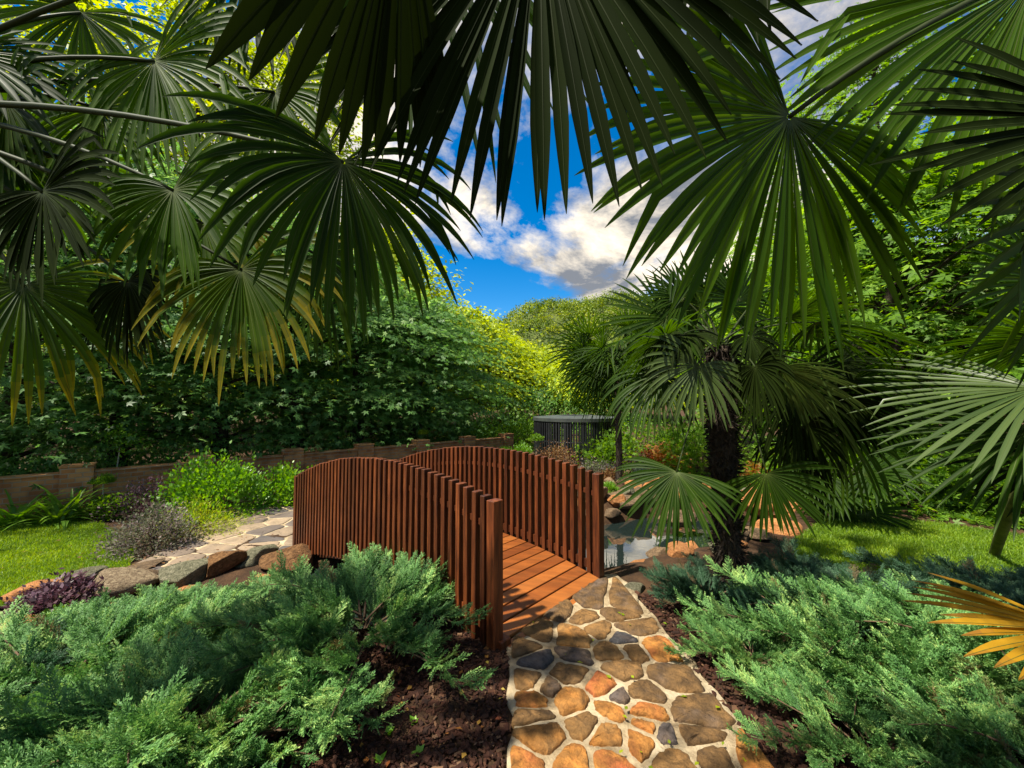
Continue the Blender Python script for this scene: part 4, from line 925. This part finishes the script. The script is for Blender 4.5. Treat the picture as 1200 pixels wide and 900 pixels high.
for i, (x, y, H, cr, z0, mat, lab) in enumerate([
    (7.2, 7.2, 6.2, 3.0, .9, 'leaf_mid', 'bright star-leaved tree behind the right-hand lawn'),
    (9.8, 6.2, 7.5, 3.2, 1.0, 'leaf_mid', 'bright star-leaved tree filling the right edge'),
    (8.0, 10.2, 6.2, 3.0, 1.0, 'leaf_mid', 'star-leaved tree behind the shaggy palm crown'),
    (10.2, 10.5, 12.5, 3.6, 2.0, 'leaf_mid', 'tall star-leaved tree at the upper right against the clouds'),
    (9.6, 15, 4.6, 2.6, .9, 'leaf_mid', 'rounded green tree behind the rockery')]):
    tree('star_leaved_tree', lab, TZ(x, y), H, cr, z0, mat, .14, 'maple', 105, 110, .16, 260 + i, gl, droop=.3, flat=.35, shape=.6, cs=1.0)

# far woods on the hills: nobody could count them
def woods(name, label, n, xr, yr, hf, cr, leaf, per, mat, seed):
    r = np.random.default_rng(seed); x = r.uniform(*xr, n); y = r.uniform(*yr, n); c = np.column_stack([x, y, hf(x, y)]); s = cr * r.uniform(.6, 1.35, n)
    w = np.repeat(np.arange(n), per); m = len(w); d = unit(r.normal(0, 1, (m, 3))); d[:, 2] = np.abs(d[:, 2]) * 1.1 - .1
    lump = 1 + .22 * np.sin(d[:, 0] * 5 + w) * np.sin(d[:, 1] * 5 + w * 1.7) * np.cos(d[:, 2] * 5 + w)
    P = c[w] + d * (s[w] * lump * r.uniform(.72, 1.05, m))[:, None] * [1, 1, 1.15] + V3(0, 0, .35) * s[w][:, None]
    mb = MB(); leaves(mb, P, unit(d * .4 + r.normal(0, .8, (m, 3))), unit(d + V3(0, 0, .5) + r.normal(0, .4, (m, 3))), leaf * r.uniform(.6, 1.4, m), np.clip(r.normal(.5, .3, n)[w] + r.normal(0, .16, m), 0, 1), 'oval')
    tag(part(name, mb, M[mat], None), label, 'woodland', kind='stuff')
woods('hillside_woods', 'yellow-green woodland on the near valley side', 420, (-34, 24), (34, 78), hill_near, 2.0, .42, 190, 'leaf_lime', 5)
woods('hillside_woods', 'mottled green woodland on the far hills', 1500, (-75, 95), (98, 185), hill_far, 2.9, .75, 75, 'leaf_hill', 6)

# --- planting by the wall and the far path
strappy('clump of dark strap-leaved lilies at the left edge under the wall', gp(15, 618, -.28), 80, .75, 'leaf_bright', 1, group='strap-leaved lilies under the wall', wid=1.2)
strappy('clump of dark strap-leaved lilies left of the small lollipop tree', gp(70, 614, -.28), 80, .75, 'leaf_mid', 2, group='strap-leaved lilies under the wall', wid=1.4)
shrub('flowering_shrub', 'purple-grey flowering shrub at the corner of the lawn and flagstones', gp(178, 640, -.28), .46, .42, .52, 'leaf_sage', .034, 5200, clumps=70, up=.7)
shrub('flowering_shrub', 'purple-leaved bush behind the purple-grey shrub', gp(165, 606, -.28), .42, .35, .55, 'leaf_purple', .04, 1600, clumps=30)
shrub('leafy_bush', 'bright green bushy shrub left of the flagstone path', gp(255, 600, -.28), .72, .55, .98, 'leaf_bright', .065, 5600, clumps=60, up=.9)
shrub('leafy_bush', 'yellow-green feathery shrub at the front of the bright green shrub', gp(235, 620, -.28), .5, .36, .42, 'leaf_lime', .05, 3000, 'blade', clumps=50, up=.4)
shrub('leafy_bush', 'low light green bush beside the left end of the bridge', gp(337, 588, -.28), .46, .4, .66, 'leaf_bright', .075, 1800, clumps=34, up=.9)
shrub('leafy_bush', 'rust-coloured bush between the two bright green shrubs', gp(300, 586, -.28), .45, .4, .48, 'leaf_rust', .04, 1800, clumps=34)
shrub('leafy_bush', 'small silver-grey cushion plant at the edge of the flagstones', gp(292, 590, -.28), .2, .18, .2, 'leaf_grey', .03, 900, clumps=24)
shrub('leafy_bush', 'dark green bush at the foot of the lollipop tree', gp(135, 603, -.28), .38, .35, .4, 'leaf_mid', .05, 1600, clumps=30)
shrub('groundcover_plant', 'dark purple groundcover spilling between the left rocks', gp(70, 712, -.28), .30, .24, .26, 'leaf_purple', .045, 2200, clumps=40, up=.2)
shrub('groundcover_plant', 'small green groundcover below the purple leaves', gp(80, 730, -.28), .22, .16, .13, 'leaf_mid', .035, 1000, clumps=24, up=.2)
def lollipop(label, px, py, z, h, r, mat='leaf_bright', n=1500, leaf=.03, group=None, stemr=.012):
    c = gp(px, py, z); o = shrub('lollipop_tree', label, c, r, r, r * 1.0, mat, leaf, n, clumps=40, stem=False, lift=h, group=group, cat='topiary')
    mb = MB(); mb.tube([c - V3(0, 0, .02), c + V3(.01, 0, h * .5), c + V3(0, 0, h + r * .3)], [stemr, stemr * .8, stemr * .7], 6); part('trunk', mb, M['pale_bark'], o)
lollipop('small lollipop tree with a flat dark green head in front of the wall', 119, 602, -.28, .5, .14, 'leaf_mid')
c = gp(131, 590, -.28); o = thing('sapling', 'thin pale-stemmed sapling leaning against the brick wall', 'tree', c)
mb = MB(); mb.tube([c, c + V3(.02, .03, .5), c + V3(.05, .05, 1.05)], [.016, .013, .009], 6); part('trunk', mb, M['pale_bark'], o)
mb = MB(); n = 500; P = c + V3(.06, .05, 1.15) + rng.normal(0, .15, (n, 3)); leaves(mb, P, rng.normal(0, 1, (n, 3)), V3(0, 0, 1) + rng.normal(0, .4, (n, 3)), .06 * rng.uniform(.6, 1.2, n), rng.uniform(0, 1, n), 'oval'); part('crown', mb, M['leaf_bright'], o)
# understorey behind the wall
for i, px in enumerate((-120, -30, 50, 130, 210, 320, 420, 500, 570)):
    q = wallpt(px) - wn * (.9 + .3 * (i % 2)); shrub('understorey_bush', 'shaded dark green bush in the hedge line behind the brick wall', TZ(*q), .9, .6, 1.0, 'leaf_deep', .08, 2000, clumps=40, group='bushes behind the wall')
for i in range(14):
    x, y = -13 + i * 1.55, 8.6 + i * 1.1; shrub('understorey_bush', 'deep shaded bush in the thicket far behind the brick wall', TZ(x, y), 1.3, 1.0, 2.4, 'leaf_deep', .14, 1500, clumps=40, group='thicket behind the wall', stem=False)

# --- rock garden behind the pond
for i, (px, D) in enumerate([(560, 13.2), (590, 14), (612, 14.5), (640, 14.5), (700, 14.5), (745, 14), (790, 13.5), (830, 12.5)]):
    x = (px - 600) / FPX * D; shrub('understorey_bush', 'mid green bush closing the view behind the round enclosure', TZ(x, D), 1.0, .8, .9 + .2 * (i % 3), 'leaf_mid', .09, 1800, clumps=40, group='bushes behind the round enclosure')
for px, py, z, r, mat, lab in [(571, 532, -.1, .26, 'leaf_bright', 'clipped round green bush above the bridge railing, leftmost of the clipped bushes'), (593, 534, -.1, .2, 'leaf_bright', 'small clipped round green bush between the two larger clipped bushes'), (612, 536, 0, .28, 'leaf_bright', 'clipped round green bush next to the lollipop topiary')]:
    shrub('clipped_bush', lab, gp(px, py, z), r, r, r * 1.5, mat, .035, 2600, clumps=60, rough=.12)
lollipop('tall lollipop topiary standing left of the round black enclosure', 628, 540, .1, .5, .17, 'leaf_mid', leaf=.035)
lollipop('wispy cloud-pruned sapling above the bridge railing', 494, 545, -.28, .9, .13, 'leaf_lime', 500, .05)
shrub('leafy_bush', 'dark rust-red rounded bush in front of the round enclosure', gp(651, 556, -.15), .55, .5, .72, 'leaf_rust', .035, 3200, clumps=60)
shrub('leafy_bush', 'pale pink-tinged shrub right of the bridge railing end', gp(698, 562, -.15), .52, .46, .46, 'leaf_sage', .04, 2600, clumps=46)
shrub('leafy_bush', 'low purple-brown shrub above the pond rocks', gp(738, 552, -.15), .6, .45, .5, 'leaf_purple', .04, 2600, clumps=46)
shrub('leafy_bush', 'straggly tan-leaved shrub at the end of the bridge railing', gp(718, 566, -.15), .3, .28, .3, 'leaf_rust', .045, 1500, clumps=36)
shrub('leafy_bush', 'pale grey cushion bush in the rockery', gp(752, 560, -.15), .32, .28, .22, 'leaf_grey', .035, 1600, clumps=30)
shrub('leafy_bush', 'tuft of bright green growth at the far pond edge', gp(714, 578, 0), .14, .12, .16, 'leaf_bright', .06, 900, 'blade', clumps=16, up=1.2)
shrub('leafy_bush', 'orange-red maple bush left of the shaggy palm trunk', gp(782, 552, -.15), .65, .55, .75, 'leaf_red', .06, 2600, 'maple', clumps=50)
shrub('leafy_bush', 'bright green cushion bush below the orange-red maple', gp(800, 566, -.15), .36, .3, .26, 'leaf_bright', .04, 1600, clumps=30)
shrub('leafy_bush', 'yellow-orange bush glowing right of the shaggy palm trunk', gp(905, 572, -.1), .5, .45, .62, 'leaf_red', .06, 2400, 'maple', clumps=44)
shrub('leafy_bush', 'mid green bush behind the orange boulder', gp(930, 592, -.05), .5, .45, .6, 'leaf_mid', .05, 2200, clumps=44)
for i, (x, y) in enumerate([(5.0, 6.4), (6.0, 5.9), (7.0, 5.4), (5.6, 7.6), (8.2, 5.0), (4.2, 8.6), (2.6, 10.2), (9.4, 4.4)]):
    shrub('understorey_bush', 'leafy green bush in the thicket at the back of the right-hand lawn', TZ(x, y), .9, .7, 1.0 + .25 * (i % 3), 'leaf_mid', .08, 2200, 'maple', clumps=44, group='bushes behind the right-hand lawn')

# --- small litter: fallen leaves, weeds
def litter(n, xr, yr, keep, z0, label, mat, size):
    P = np.column_stack([rng.uniform(*xr, n), rng.uniform(*yr, n)]); P = P[keep(P)]; n = len(P)
    P3 = np.column_stack([P, terr(P[:, 0], P[:, 1]) + z0 + rng.uniform(0, .012, n)])
    mb = MB(); leaves(mb, P3, np.column_stack([rng.normal(0, 1, (n, 2)), rng.normal(0, .15, n)]), np.column_stack([rng.normal(0, .3, (n, 2)), np.ones(n)]), size * rng.uniform(.5, 1.3, n), rng.uniform(0, 1, n), 'oval')
    tag(part('fallen_leaves', mb, M[mat], None), label, 'leaves', kind='stuff')
litter(150, (-1.5, -.05), (1.1, 2.5), lambda P: np.ones(len(P), bool), .02, 'dry yellow and brown leaves fallen on the mulch left of the path', 'leaf_red', .035)
litter(34, (.05, 1.05), (1.2, 3.0), lambda P: np.ones(len(P), bool), .045, 'few small dry leaves fallen on the stone path', 'leaf_lime', .03)
litter(160, (-6, -3.2), (3.6, 5.6), lambda P: np.ones(len(P), bool), .05, 'scattered dry leaves fallen on the left lawn', 'leaf_rust', .04)
for px, py in [(485, 850), (490, 886), (455, 862), (548, 695), (566, 792), (495, 762), (445, 895)]:
    c = G(px, py, 0); c[2] = float(terr(c[0], c[1])) + .01; n = 9; a = rng.uniform(0, 6.28, n)
    o = thing('weed_sprout', 'tiny green weed sprouting from the bare mulch left of the path', 'plant', c, 'weeds in the mulch')
    mb = MB(); leaves(mb, c + np.zeros((n, 3)), np.column_stack([np.cos(a), np.sin(a), rng.uniform(.3, 1.4, n)]), np.tile(V3(0, 0, 1), (n, 1)) + rng.normal(0, .2, (n, 3)), rng.uniform(.02, .045, n), rng.uniform(.3, 1, n), 'oval'); part('foliage', mb, M['leaf_bright'], o)
